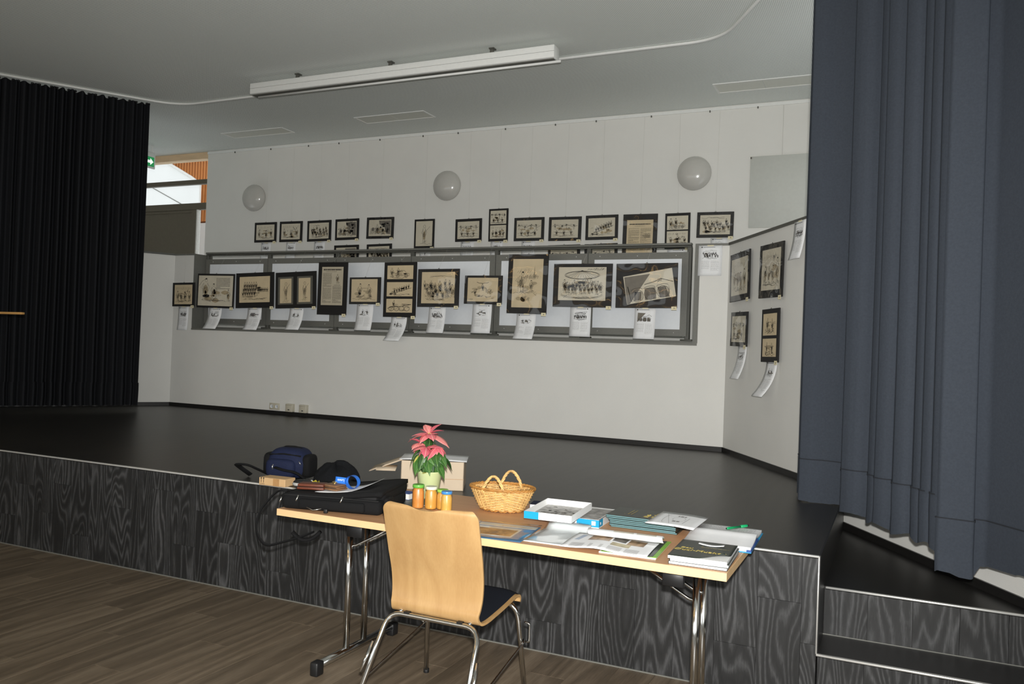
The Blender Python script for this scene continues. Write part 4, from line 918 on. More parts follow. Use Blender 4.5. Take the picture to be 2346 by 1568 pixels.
# ================================================================== FOLDING TABLE
TZ = 0.74
TX0, TX1, TY0, TY1 = -2.790, -0.575, 3.305, 4.185
tb = thing('folding_table', 'long beech folding table with chrome legs in front of the stage', 'table', (-1.68, 3.745, 0))
lx = lambda x: x+1.68
ly = lambda y: y-3.745
g = G(); g.box(lx(TX0)+.004, lx(TX1)-.004, ly(TY0)+.004, ly(TY1)-.004, TZ-0.030, TZ); top = g.obj('table_top', 'table_beech', tb)
g = G(); a, b, c, d = lx(TX0), lx(TX1), ly(TY0), ly(TY1)
for q in ((a, b, c, c+.004), (a, b, d-.004, d), (a, a+.004, c+.004, d-.004), (b-.004, b, c+.004, d-.004)): g.box(q[0], q[1], q[2], q[3], TZ-0.0325, TZ-0.0002)
g.obj('edge_banding', 'table_lipping', top)
for side, x, inn in ((0, -2.452, 1), (1, -0.722, -1)):
    fb = None
    g = G(); g.tube([(lx(x), ly(3.235), 0.045), (lx(x), ly(3.88), 0.045)], 0.019, 12); fb = g.obj('foot_bar', 'chrome', tb)
    for y in (3.232, 3.883):
        g = G(); g.bbox(-0.022, 0.022, -0.028, 0.028, -0.045, 0.022, 0.008); g.obj('end_cap', 'black_plastic', fb, (lx(x), ly(y), 0.045))
    for y in (3.46, 3.61):
        g = G(); g.tube([(lx(x), ly(y), 0.05), (lx(x), ly(y), TZ-0.034)], 0.0155, 12); g.obj('leg', 'chrome', tb)
    g = G(); g.bbox(lx(x)-.10*(side == 1)-.03, lx(x)+.10*(side == 0)+.03, ly(3.40), ly(3.80), TZ-.052, TZ-.032, .004, seg=1); g.obj('hinge_plate', 'black_plastic', tb)
    for y in (3.47, 3.60):
        pth = fillet([(lx(x), ly(y), TZ-0.17), (lx(x)+inn*.03, ly(y), TZ-0.17), (lx(x)+inn*.26, ly(y), TZ-0.04)], .03, 4)
        g = G(); g.tube(pth, 0.007, 8); g.obj('brace', 'chrome', tb)
    g = G(); g.bbox(lx(x)+inn*.08-.045, lx(x)+inn*.08+.045, ly(3.375), ly(3.40), TZ-.105, TZ-.034, .004, seg=1); g.obj('lock_plate', 'black_plastic', tb)

# ================================================================== CHAIR
ch = thing('stacking_chair', 'beech plywood chair with dark seat pad and chrome legs, seen from behind', 'chair', (-1.762, 3.30, 0), (0, 0, 0.0))
prof = [(-.282, .896), (-.262, .84), (-.234, .76), (-.206, .68), (-.180, .60), (-.170, .53), (-.172, .485), (-.178, .455), (-.168, .432), (-.145, .424), (-.10, .426), (0, .436), (.08, .446), (.15, .457), (.19, .460), (.218, .452), (.228, .434), (.222, .418)]
from bisect import bisect
def psp(t):
    n = len(prof)-1; k = min(int(t*n), n-1); f = t*n-k
    p = [prof[max(0, min(n, k+i))] for i in (-1, 0, 1, 2)]
    return tuple(.5*((2*p[1][j])+(-p[0][j]+p[2][j])*f+(2*p[0][j]-5*p[1][j]+4*p[2][j]-p[3][j])*f*f+(-p[0][j]+3*p[1][j]-3*p[2][j]+p[3][j])*f**3) for j in (0, 1))
def shell(u, v, half=.229, off=0.0):
    y, z = psp(v); s = (u-.5)*2
    hw = half-.016*max(0, 1-abs(v-.42)/.25) if v < .6 else half-.005
    e = v*1.02
    cut = 0.0
    if v < .032: r = 1-v/.032; hw -= .034*(1-math.sqrt(max(0, 1-r*r)))
    back = max(0, 1-v/.40)
    y += .034*s*s*back
    return (s*hw, y, z)
g = G(); g.slab(lambda u, v: shell(u, v**1.7), 18, 96, .011); sh = g.obj('plywood_shell', 'beech_ply', ch, sharp=60)
def pad(u, v): 
    vv = .50+v*.46; x, y, z = shell(.5+(u-.5)*.95, vv); e = min(1, min(u, 1-u, v, 1-v)*7)
    y2, z2 = psp(min(1, vv+.01)); return (x, y, z+.004+.012*math.sqrt(max(0, e)))
mat('seat_fabric', (16, 20, 28), .9, var=.1, scale=300, bump=.3, bscale=600, spec=.2)
g = G(); g.grid(pad, 12, 18); g.obj('seat_pad', 'seat_fabric', ch)
fl = fillet([(-.262, -.44, 0.0), (-.222, -.205, .40), (-.215, -.185, .413), (.215, -.185, .413), (.222, -.205, .40), (.262, -.44, 0.0)], .06, 6)
fl = fillet([(-.258, -.42, 0.0), (-.222, -.19, .413), (.222, -.19, .413), (.258, -.42, 0.0)], .07, 8)
g = G(); g.tube(fl, .0115, 10); rf = g.obj('rear_frame', 'chrome', ch, label='chrome rear legs with cross rail')
ff = fillet([(-.262, .225, 0.0), (-.232, .165, .428), (.232, .165, .428), (.262, .225, 0.0)], .08, 8)
g = G(); g.tube(ff, .0115, 10); f2 = g.obj('front_frame', 'chrome', ch, label='chrome front legs with cross rail')
for sx in (-1, 1):
    g = G(); g.tube([(sx*.17, -.185, .421), (sx*.17, .16, .432)], .008, 8); g.obj('seat_bearer', 'chrome', ch)
    g = G(); g.tube([(sx*.256, .20, .26), (sx*.262, .185, .25), (sx*.268, -.26, .155), (sx*.262, -.295, .16)], .0045, 6); g.obj('side_rod', 'chrome', ch)
    g = G(); g.tube([(sx*.252, -.262, .30), (sx*.268, -.325, .185)], .0075, 8); g.obj('row_connector', 'chrome', ch)
    g = G(); g.tube(fillet([(sx*.258, .195, .34), (sx*.283, .20, .335), (sx*.283, .20, .25), (sx*.262, .205, .25)], .01, 3), .0045, 6); g.obj('row_hook', 'chrome', ch)
    for (y, fx) in ((-.42, .258), (.225, .262)):
        g = G(); g.lathe([(.013, 0), (.014, .002), (.014, .02), (.012, .022)], 10); g.obj('foot_glide', 'black_plastic', rf if y < 0 else f2, (sx*fx, y, -.001))
for sx in (-.13, .13):
    g = G(); g.box(sx-.012, sx+.012, -.20, -.165, .421, .428); g.obj('rubber_spacer', 'black_plastic', rf)

# ================================================================== THINGS ON THE TABLE
Z = TZ+.0006
# ---- black laptop case
mat('bag_black', (15, 15, 16), .85, var=.12, scale=200, bump=.4, bscale=500, spec=.25); mat('bag_lining', (18, 18, 19), .85); mat('teal_card', (104, 140, 132), .6); mat('zip_metal', (190, 188, 180), .3, metal=.9)
bg_ = thing('laptop_case', 'black soft laptop case lying flat on the table left end with its lid unzipped', 'bag', (-2.775, 3.312, Z), (0, 0, .215))
g = G(); g.bbox(0, .53, .0, .385, 0, .075, .026, seg=3); g.obj('body', 'bag_black', bg_)
def lidtop(u, v): 
    s = u*.53; return (s, v*.385+.004, .085+.042*max(0, (u-.30)/.70)**1.6-.008*math.sin(u*PI)*math.sin(v*PI)+.012*v*u-.012*max(0, 1-v/.12)*.6-.010*(abs(u-.5)*2)**6)
g = G(); g.slab(lidtop, 16, 10, .020); g.bbox(.44, .532, .05, .389, .06, .118, .02, seg=3); g.obj('lid', 'bag_black', bg_)
g = G(); g.bbox(.10, .45, -.014, .02, .010, .060, .012, seg=2); g.obj('front_pocket', 'bag_black', bg_)
g = G(); g.slab(lambda u, v: (.11+u*.23, .006+v*.2, .0765+.006*u), 6, 2, .004); g.obj('teal_folder', 'teal_card', bg_)
g = G(); g.bbox(.36, .50, .02, .36, .07, .095, .008); g.obj('lining', 'bag_lining', bg_)
g = G(); g.bbox(.53, .556, .03, .12, .0, .085, .01); g.obj('side_tab', 'bag_black', bg_)
g = G(); g.tube([(.02+.5*t/12, -.001, .0735) for t in range(13)], .003, 5); g.obj('zip', 'bag_lining', bg_)
for p in ((.10, -.008, .070), (.335, -.006, .078), (.003, .01, .055)):
    g = G(); g.tube([(p[0], p[1], p[2]+.006), (p[0]-.006, p[1]-.006, p[2]-.014), (p[0]-.010, p[1]-.007, p[2]-.022)], .0035, 6); g.obj('zip_puller', 'zip_metal', bg_)
g = G(); g.tube([(.15, -.017, .022), (.19, -.03, .012), (.23, -.02, .02)], .002, 5); g.obj('cord', 'zip_metal', bg_)
g = G(); g.bbox(.245, .265, -.03, -.012, .0, .022, .004); g.obj('buckle', 'black_plastic', bg_)
st_ = fillet([(-.01, .08, .075), (-.09, .13, .065), (-.13, .02, -.03), (-.12, -.02, -.12), (-.05, -.05, -.185), (.05, .10, -.165), (.11, .16, -.14)], .06, 6)
g = G(); g.tube(st_, .017, 8, flat=.3); g.obj('shoulder_strap', 'bag_black', bg_)
g = G(); g.tube(fillet([(.02, .10, -.135), (.06, .11, -.175), (.12, .12, -.17), (.16, .13, -.13)], .04, 5), .020, 8, flat=.5); g.obj('strap_pad', 'bag_black', bg_)
# ---- things on the case
def on_bag(x, y, u_guess=None): return x, y
mat('leather_brown', (96, 48, 30), .45, var=.15, scale=60, bump=.2); mat('leather_tan', (120, 88, 62), .5, var=.12, scale=60, bump=.2)
bm_inv = Matrix.Rotation(.215, 4, 'Z')
def bagpt(u, v, dz=0): 
    p = Vector(lidtop(u, v)); q = bm_inv @ p; return Vector((q.x-2.775, q.y+3.312, q.z+Z+dz))
p = bagpt(.05, .42)
o = thing('computer_mouse', 'silver and black computer mouse lying on the left end of the black case', 'mouse', (p.x-.005, p.y+.02, p.z+.008), (0, 0, .25))
mat('mouse_silver', (196, 196, 192), .3, metal=.3)
g = G(); g.lathe([(.0, 0), (.9, .02), (1.0, .30), (.93, .55)], 20, M=Matrix.Diagonal((.058, .034, .03, 1))); g.obj('base', 'mouse_silver', o)
g = G(); g.lathe([(.93, .55), (.80, .80), (.5, .96), (0, 1.02)], 20, M=Matrix.Diagonal((.058, .034, .034, 1))); g.obj('top_shell', 'black_plastic', o)
def wallet(name, label, u, v, rz, sx, sy, sz, m, folds):
    p = bagpt(u, v); o = thing(name, label, 'wallet', (p.x, p.y, p.z+.008), (0, 0, rz))
    for k in range(folds):
        g = G(); g.bbox(-sx/2+.003*k, sx/2-.002*k, -sy/2, sy/2-.004*k, k*sz/folds, (k+1)*sz/folds-.001, .005, seg=2); g.obj('leather_flap', m, o)
    g = G(); g.tube([(-sx/2-.001, -sy/2-.001, sz/2), (sx/2+.001, -sy/2-.001, sz/2)], .0016, 5); g.obj('stitched_edge', 'bag_lining', o)
    return o
wallet('wallet', 'dark red brown leather purse between the mouse and the tan wallet', .215, .30, .35, .14, .085, .030, 'leather_brown', 2)
wallet('wallet', 'tan brown folded wallet beneath the blue lanyard', .42, .36, -.12, .105, .085, .028, 'leather_tan', 3)
pp = thing('paper_sheet', 'white paper sheet bent over the raised lid of the black case', 'sheet', (-2.775, 3.312, Z), (0, 0, .215))
def pfn(u, v):
    uu = .28+u*.56; x, y, z = lidtop(uu, .18+v*.52); return (x, y, z+.0012+.055*max(0, u-.55)**1.7*2.0)
g = G(); g.slab(pfn, 12, 6, .0006); g.obj('paper', 'paper', pp)
# keys and the blue lanyard
p = bagpt(.42, .45)
o = thing('key_bunch', 'small bunch of brass keys on the tan wallet', 'keys', (p.x-.02, p.y+.0, p.z+.030))
mat('brass', (196, 168, 96), .3, metal=.9)
for k in range(4):
    g = G(); M = Matrix.Rotation(.5*k-.8, 4, 'Z')
    g.lathe([(.0, 0), (.011, 0), (.011, .002), (0, .002)], 12, M=M @ Matrix.Translation((.0, .012, .002*k))); g.box(-.003, .003, -.032, .004, .002*k, .002*k+.002, M=M); g.obj('key', 'brass', o)
g = G(); g.tube([(math.cos(a*.7)*.012, math.sin(a*.7)*.012+.012, .010) for a in range(9)], .001, 5, closed=True); g.obj('ring', 'zip_metal', o)
mat('lanyard_blue', (40, 112, 208), .5, var=.05); mat('print_white', (240, 242, 245), .6, var=.01)
p = bagpt(.50, .50)
o = thing('lanyard', 'bright blue lanyard coiled on the papers with white lettering', 'lanyard', (p.x, p.y, p.z+.004), (0, 0, .12))
def ribbon(g, path, wd, th=.0012):
    k = len(path); vs = []
    for (x, y, z) in path:
        vs += [(x, y, z), (x, y, z+wd)]
    vs2 = [(v[0]+th, v[1]+th, v[2]) for v in vs]
    fs = [(2*i, 2*i+2, 2*i+3, 2*i+1) for i in range(k-1)]
    g.add(vs, fs, 0, True); g.add(vs2, [f[::-1] for f in fs], 0, True)
g = G(); Ms = Matrix.Translation((.035, 0, .036)) @ Matrix.Rotation(.22, 4, 'Y') @ Matrix.Rotation(PI/2, 4, 'X')
cyl = [(.036*math.cos(a*PI/12), .034*math.sin(a*PI/12)) for a in range(25)]
vs = [];
for (a, b) in cyl: vs += [Ms @ Vector((a, b, -.014)), Ms @ Vector((a, b, .016))]
g.add(vs, [(2*i, 2*i+1, 2*i+3, 2*i+2) for i in range(24)], 0, True)
vs = [Ms @ Vector((v[0]*.95, v[1]*.95, z)) for v in cyl for z in (-.014, .016)]
g.add(vs, [(2*i, 2*i+2, 2*i+3, 2*i+1) for i in range(24)], 0, True); g.obj('coil', 'lanyard_blue', o)
g = G(); g.slab(lambda u, v: (-.062+u*.066+.004*v, -.012+.01*u, .020+v*.038-.004*u), 6, 4, .0014); bnd = g.obj('band', 'lanyard_blue', o)
text_mesh('Lewo', .017, Matrix.Translation((-.029, -.0095, .041)) @ Matrix.Rotation(.05, 4, 'Z') @ Matrix.Rotation(PI/2, 4, 'X') @ Matrix.Rotation(PI, 4, 'Z'), 'lettering', 'print_white', bnd)
# sweets wrapper
p = bagpt(.0, .62)
o = thing('sweets_wrapper', 'small crumpled red, white and yellow sweets wrapper behind the mouse', 'wrapper', (p.x+.01, p.y+.02, p.z+.009))
mat('wrap_red', (196, 40, 48), .35, var=.1); mat('wrap_yellow', (214, 196, 60), .4)
r_ = random.Random(8)
for k, (m, x, y) in enumerate((('wrap_red', -.03, 0), ('print_white', .0, .005), ('wrap_yellow', .035, .018))):
    hh = [[r_.uniform(.004, .022) for _ in range(6)] for _ in range(6)]
    g = G(); g.slab(lambda u, v: (x+(u-.5)*.042, y+(v-.5)*.04, hh[int(v*5)][int(u*5)]), 5, 5, .001); g.obj('foil', m, o)

# ---- things on the stage edge behind the table
mat('carton', (206, 170, 124), .75, var=.06, scale=12); mat('carton_pale', (202, 184, 160), .8, var=.04, scale=8); mat('tape_brown', (178, 136, 88), .4); 
o = thing('small_carton', 'small flat cardboard box with two printed arrows on the stage edge', 'box', (-3.445, 4.105, ST+.002), (0, 0, .06))
g = G(); g.bbox(-.105, .088, -.075, .03, 0, .047, .003, seg=1, smooth=False); g.obj('box', 'carton', o)
g = G(); g.box(.0, .045, -.0756, -.075, 0.001, .046); g.obj('tape', 'tape_brown', o)
for x in (-.088, -.070):
    g = G(); M = Matrix.Rotation(PI/2, 4, 'X'); g.prism([(x-.0016, .016), (x+.0016, .016), (x+.0016, .040), (x+.006, .040), (x, .050), (x-.006, .040), (x-.0016, .040)], .0752, .0758, M=M); g.obj('printed_arrow', 'ink', o)
g = G(); g.box(-.096, -.062, -.0758, -.0754, .008, .010); g.obj('print_line', 'ink', o)
mat('pack_blue', (22, 30, 58), .8, var=.2, scale=150, bump=.3, bscale=400, spec=.3)
o = thing('camera_backpack', 'dark blue and black camera backpack standing on the stage behind the small carton', 'backpack', (-3.585, 4.37, ST+.001), (0, 0, .20))
def sup(a, b, c, e1, e2, z0, nu=28, nv=14):
    f = lambda w_, m_: math.copysign(abs(w_)**m_, w_)
    def fn(u, v):
        th = (u-.5)*2*PI; ph = (v-.5)*PI
        return (a*f(math.cos(ph), e1)*f(math.cos(th), e2), b*f(math.cos(ph), e1)*f(math.sin(th), e2), z0+c*f(math.sin(ph), e1))
    return fn, nu, nv
fn, nu, nv = sup(.145, .105, .100, .55, .6, .100); g = G(); g.grid(lambda u, v: (lambda q: (q[0]*(1-.25*max(0, q[2]-.1)/.12), q[1], q[2]))(fn(u, v)), nu, nv); g.obj('body', 'pack_blue', o)
fn, nu, nv = sup(.105, .05, .062, .5, .6, .07); g = G(); g.grid(lambda u, v: (lambda q: (q[0]-.02, q[1]-.085, q[2]))(fn(u, v)), 20, 10); g.obj('front_pocket', 'pack_blue', o)
for sx in (-1, 1):
    fn, nu, nv = sup(.035, .07, .075, .5, .6, .085); g = G(); g.grid(lambda u, v: (lambda q: (q[0]+sx*.135, q[1]-.01, q[2]))(fn(u, v)), 16, 10); g.obj('side_pocket', 'bag_black', o)
g = G(); g.tube([(-.11+.22*t/10, -.105+.02*abs(t-5)/5, .165-.012*abs(t-5)/5) for t in range(11)], .005, 6); g.obj('zip', 'bag_black', o)
g = G(); g.tube(fillet([(-.06, .0, .190), (-.03, -.02, .202), (.04, -.02, .204), (.075, .0, .19)], .03, 5), .007, 6); g.obj('handle', 'bag_black', o)
g = G(); g.tube([(-.055, -.128, .10), (-.060, -.136, .085), (-.056, -.139, .065)], .004, 6); g.obj('zip_puller', 'zip_metal', o)
g = G(); g.tube([(.10, -.09, .12), (.115, -.09, .10)], .003, 6); g.obj('zip_puller', 'zip_metal', o)
g = G(); g.tube(fillet([(-.12, -.05, .012), (-.20, -.20, .095), (-.27, -.21, .095), (-.29, -.15, .07), (-.24, -.09, .012)], .05, 6), .022, 8, flat=.35); g.obj('shoulder_strap', 'bag_black', o)
g = G(); g.tube(fillet([(-.02, -.17, .085), (.06, -.20, .075), (.14, -.20, .07), (.19, -.16, .02)], .04, 5), .016, 8, flat=.4); g.obj('strap_end', 'bag_black', o)
# dark cap / cloth heap
o = thing('dark_cloth', 'black woollen cloth heap beside the blue lanyard', 'cloth', (-3.10, 4.20, ST+.001), (0, 0, .2))
mat('wool_black', (20, 21, 23), .95, var=.2, scale=120, bump=.8, bscale=160, spec=.15)
r_ = random.Random(4)
def heap(u, v):
    a = (u)*2*PI; rr = math.sin(v*PI/2); h_ = .150*math.cos(v*PI/2)**.7*(1+.10*math.sin(3*a+1)+.05*math.sin(7*a))
    return (.155*rr*math.cos(a)*(1+.06*math.sin(5*a)), .10*rr*math.sin(a)*(1+.08*math.sin(4*a+2)), h_+.008*math.sin(9*a+v*8)*rr+.020*math.sin(2*a+5*v)*rr*(1-rr)*2)
g = G(); g.grid(heap, 36, 10, flip=True); g.obj('wool', 'wool_black', o)
# big carton on the stage behind the plant
o = thing('open_carton', 'pale cardboard box with open left flap on the stage behind the potted plant', 'box', (-2.66, 4.64, ST+.001), (0, 0, .44))
g = G(); w, d, h = .195, .15, .178
g.box(-w, w, -d, -d+.004, 0, h); g.box(-w, w, d-.004, d, 0, h); g.box(-w, -w+.004, -d, d, 0, h); g.box(w-.004, w, -d, d, 0, h); g.box(-w, w, -d, d, 0, .004); g.obj('box', 'carton_pale', o)
g = G(); g.slab(lambda u, v: (-w-u*.20, -d+.02+v*(2*d-.06), h-.003-u*.075), 3, 3, .004); g.obj('flap', 'carton_pale', o)
g = G(); g.slab(lambda u, v: (-w-.03-u*.12, -d-.045+v*.10, h-.055-u*.0-.018*(1-v)+.012), 2, 2, .004); g.obj('flap', 'carton_pale', o)
g = G(); g.box(.08, w+.001, -d-.001, -d, .070, .0725); g.obj('flap_seam', 'tape_brown', o)
ws = thing('paper_sheet', 'white paper lying on top of the open carton behind the plant', 'sheet', (-2.66, 4.64, ST+.181), (0, 0, .44))
g = G(); g.slab(lambda u, v: ((u-.5)*.42, (v-.5)*.29, .003+.004*math.sin(u*4)), 6, 4, .0008); g.obj('paper', 'paper', ws)

# ---- potted poinsettia
mat('pot_green', (206, 216, 160), .35, var=.02, spec=.5); mat('soil', (74, 52, 38), .95, var=.3, scale=90, bump=1, bscale=90); mat('stem_green', (92, 110, 52), .6)
def leafmat(name, c0, c1, vein, rough=.45):
    m = bpy.data.materials.new(name); m.use_nodes = True; nt = m.node_tree; N = nt.nodes; L = nt.links; b = N['Principled BSDF']
    tc = N.new('ShaderNodeTexCoord'); oi = N.new('ShaderNodeObjectInfo'); sx = N.new('ShaderNodeSeparateXYZ'); L.new(tc.outputs['Object'], sx.inputs[0])
    ab = N.new('ShaderNodeMath'); ab.operation = 'ABSOLUTE'; L.new(sx.outputs['X'], ab.inputs[0])
    lt = N.new('ShaderNodeMath'); lt.operation = 'LESS_THAN'; lt.inputs[1].default_value = .0012; L.new(ab.outputs[0], lt.inputs[0])
    no = N.new('ShaderNodeTexNoise'); no.inputs['Scale'].default_value = 60; L.new(tc.outputs['Object'], no.inputs['Vector'])
    ad = N.new('ShaderNodeMath'); ad.operation = 'ADD'; L.new(no.outputs['Fac'], ad.inputs[0]); L.new(oi.outputs['Random'], ad.inputs[1])
    hf = N.new('ShaderNodeMath'); hf.operation = 'MULTIPLY'; hf.inputs[1].default_value = .5; L.new(ad.outputs[0], hf.inputs[0])
    rp = N.new('ShaderNodeValToRGB'); rp.color_ramp.elements[0].color = lin(c0)+(1,); rp.color_ramp.elements[1].color = lin(c1)+(1,); rp.color_ramp.elements[0].position = .25; rp.color_ramp.elements[1].position = .75
    L.new(hf.outputs[0], rp.inputs[0]); mx = N.new('ShaderNodeMix'); mx.data_type = 'RGBA'; L.new(lt.outputs[0], mx.inputs[0]); L.new(rp.outputs[0], mx.inputs[6]); mx.inputs[7].default_value = lin(vein)+(1,)
    L.new(mx.outputs[2], b.inputs['Base Color']); b.inputs['Roughness'].default_value = rough; MATS[name] = m
leafmat('leaf_green', (34, 66, 32), (72, 118, 50), (110, 140, 80)); leafmat('bract_pink', (206, 92, 110), (232, 138, 132), (240, 180, 170)); leafmat('bud_yellow', (196, 190, 84), (214, 204, 110), (230, 220, 150))
def leaf_mesh(name, L_, W2, droop, cup, m, lobes=0.0):
    def fn(u, v):
        s = (u-.5)*2; t = v
        wd = W2*(math.sin(min(1, t*1.08)*PI)**.75)*(1-.25*t)+.0006
        wd *= 1+lobes*math.sin(t*PI*3.0)
        x = s*wd; y = L_*t; z = -droop*t*t*L_-cup*abs(s)*wd+.03*L_*math.sin(t*PI)
        return (x, y, z)
    q = G(); q.slab(fn, 6, 9, .0006); return q.mesh(name, [m])
LG = [leaf_mesh('leaf', .105, .034, .55, -.25, 'leaf_green', .05), leaf_mesh('leaf', .085, .030, .8, .3, 'leaf_green', .08)]
LP_ = [leaf_mesh('bract', .100, .034, .5, .25, 'bract_pink', .07), leaf_mesh('bract', .075, .028, .1, -.3, 'bract_pink', .05)]
pl = thing('potted_poinsettia', 'pink poinsettia in a pale green pot on the table behind the jars', 'potted plant', (-2.335, 4.02, Z))
g = G(); g.lathe([(.046, 0), (.050, .003), (.0700, .143), (.0725, .147), (.0705, .149), (.066, .147), (.063, .127), (0, .127)], 32); g.obj('pot', 'pot_green', pl)
g = G(); g.lathe([(.0645, .130), (.04, .135), (0, .137)], 20); g.obj('soil', 'soil', pl)
r_ = random.Random(21)
tips = [(-.01, .0, .352), (-.055, -.02, .300), (.060, -.02, .290), (.005, -.055, .285), (-.03, .045, .28), (.050, .045, .27)]
for (x, y, z) in tips:
    g = G(); g.tube([(x*.15, y*.15, .13), (x*.4, y*.4, .13+(z-.13)*.4), (x*.8, y*.8, .13+(z-.13)*.8), (x, y, z)], [.004, .0038, .003, .0022], 6); g.obj('stem', 'stem_green', pl)
def put(me, nm, base, az, el, roll=0, sc=1.0):
    o = place(nm, me, pl); o.matrix_local = Matrix.Translation(base) @ Matrix.Rotation(az, 4, 'Z') @ Matrix.Rotation(el, 4, 'X') @ Matrix.Rotation(roll, 4, 'Y') @ Matrix.Scale(sc, 4)
# upper bracts (azimuth 0 = away from the hall)
for az, el, k, sc in ((1.75, .05, 0, 1.25), (-1.65, .0, 0, 1.35), (.9, .65, 1, 1.15), (-.7, .75, 1, 1.2), (2.5, .35, 0, .95), (-2.4, .2, 0, 1.0), (3.1, .0, 0, .95), (-1.2, .35, 1, 1.1), (1.3, .3, 1, 1.1), (0.1, .3, 0, 1.0)):
    put(LP_[k], 'bract', tips[0], az, el, 0, sc)
for (b, n) in ((tips[3], 7), (tips[2], 6), (tips[1], 5)):
    for i in range(n): put(LP_[1 if i % 2 else 0], 'bract', b, PI+(-1.7+3.4*i/(n-1)), r_.uniform(-.9, .45), r_.uniform(-.3, .3), r_.uniform(.6, .95))
for i in range(44):
    t = tips[1+i % 5]; f = r_.uniform(.40, .98); base = (t[0]*f, t[1]*f, .14+(t[2]-.14)*f)
    put(LG[i % 2], 'leaf', base, math.atan2(-t[0], t[1])+r_.uniform(-1.2, 1.2) if i % 3 else r_.uniform(2.0, 4.3), r_.uniform(-1.15, -.1), r_.uniform(-.4, .4), r_.uniform(.85, 1.15))
for i in range(12):
    f = r_.uniform(.55, .95); put(LG[i % 2], 'leaf', (-.01*f, 0, .13+(.352-.13)*f), i*.52+r_.uniform(-.2, .2), r_.uniform(-.7, -.1), r_.uniform(-.3, .3), r_.uniform(.7, 1.0))
bl = leaf_mesh('leaf', .05, .012, .3, .2, 'bud_yellow')
for (x, y, z, az, el) in ((-.045, -.05, .235, 2.6, -.7), (.01, -.055, .145, 3.3, .3)): put(bl, 'leaf', (x, y, z), az, el)
g = G()
for k in range(7): g.lathe([(0, -.003), (.0035, 0), (0, .004)], 8, M=Matrix.Translation((-.01+.008*math.cos(k), .008*math.sin(k), .355)))
g.obj('flower_buds', 'bud_yellow', pl); bpy.data.objects['flower_buds']['kind'] = 'stuff'

# ---- jam jars
glass('jar_glass', (.98, .99, .98), 1.5, .0)
mat('jam_orange', (206, 132, 62), .3, var=.06, scale=40, coat=.5); mat('jam_amber', (204, 148, 66), .3, var=.05, scale=40, coat=.5); mat('jam_honey', (214, 164, 78), .3, var=.05, scale=40, coat=.5)
mat('lid_green', (104, 176, 70), .35, var=.02, coat=.4); mat('lid_white', (232, 230, 206), .35, var=.02, coat=.4); mat('lid_blue', (64, 140, 210), .35, var=.02, coat=.4); mat('lid_lime', (150, 200, 80), .35, var=.02)
def jar(label, x, y, R, H, jm, lm):
    o = thing('preserve_jar', label, 'jar', (x, y, Z), group='preserve jars behind the chair')
    g = G(); g.lathe([(R*.80, .002), (R*.93, .006), (R*.95, .012), (R*.95, H*.70), (R*.82, H*.80), (R*.80, H*.84), (0, H*.84)], 24); g.obj('preserve', jm, o)
    g = G(); g.lathe([(R*.86, 0), (R*.99, .005), (R, .012), (R, H*.72), (R*.88, H*.83), (R*.86, H*.88)], 28); g.obj('glass', 'jar_glass', o)
    g = G(); g.lathe([(R*.93, H*.86), (R*.97, H*.865), (R*.97, H*.97), (R*.93, H*.99), (R*.75, H*.985), (0, H*.98)], 28); g.obj('lid', lm, o)
jar('preserve jar with grass green lid and orange filling, leftmost of four', -2.226, 3.725, .0315, .124, 'jam_orange', 'lid_green')
jar('preserve jar with cream white lid', -2.159, 3.742, .0315, .118, 'jam_amber', 'lid_white')
jar('preserve jar with lime green lid half hidden behind the blue-lidded one', -2.105, 3.766, .0300, .105, 'jam_amber', 'lid_lime')
jar('preserve jar with blue lid, rightmost of four', -2.058, 3.725, .0290, .106, 'jam_honey', 'lid_blue')
o = thing('cellophane', 'small crumple of clear cellophane in front of the jars', 'cellophane', (-2.175, 3.66, Z))
r_ = random.Random(3); hh = [[r_.uniform(.001, .016) for _ in range(9)] for _ in range(7)]
g = G(); g.grid(lambda u, v: ((u-.5)*.12, (v-.5)*.05, hh[int(v*6)][int(u*8)]), 8, 6, smooth=False); g.obj('film', 'jar_glass', o)
# blue book and magazine between case and jars
mat('book_blue', (30, 76, 150), .5); mat('mag_dark', (58, 66, 60), .4, var=.6, scale=22); mat('page_edge', (232, 230, 224), .8, var=.06, scale=200, stretch=(1, 1, 8))
def closed_book(name, label, cat, x, y, z, rz, w, d, h, cover, pm='page_edge', group=None, spine='-x'):
    o = thing(name, label, cat, (x, y, z), (0, 0, rz), group)
    c = min(.0012, h*.2)
    g = G(); g.box(-w/2+.002, w/2-.002, -d/2+.002, d/2-.002, c, h-c); g.obj('pages', pm, o)
    g = G(); g.box(-w/2, w/2, -d/2, d/2, 0, c); g.box(-w/2, w/2, -d/2, d/2, h-c, h)
    if spine == '-x': g.box(-w/2, -w/2+.0015, -d/2, d/2, c, h-c)
    elif spine == '-y': g.box(-w/2, w/2, -d/2, -d/2+.0015, c, h-c)
    else: g.box(w/2-.0015, w/2, -d/2, d/2, c, h-c)
    g.obj('cover', cover, o)
    return o
closed_book('magazine', 'dark glossy magazine lying between the black case and the jars', 'magazine', -2.300, 3.815, Z, -.04, .15, .22, .006, 'mag_dark')
closed_book('blue_book', 'blue book on the dark magazine beside the plant pot', 'book', -2.448, 3.900, Z+.0062, .0, .17, .085, .032, 'book_blue')

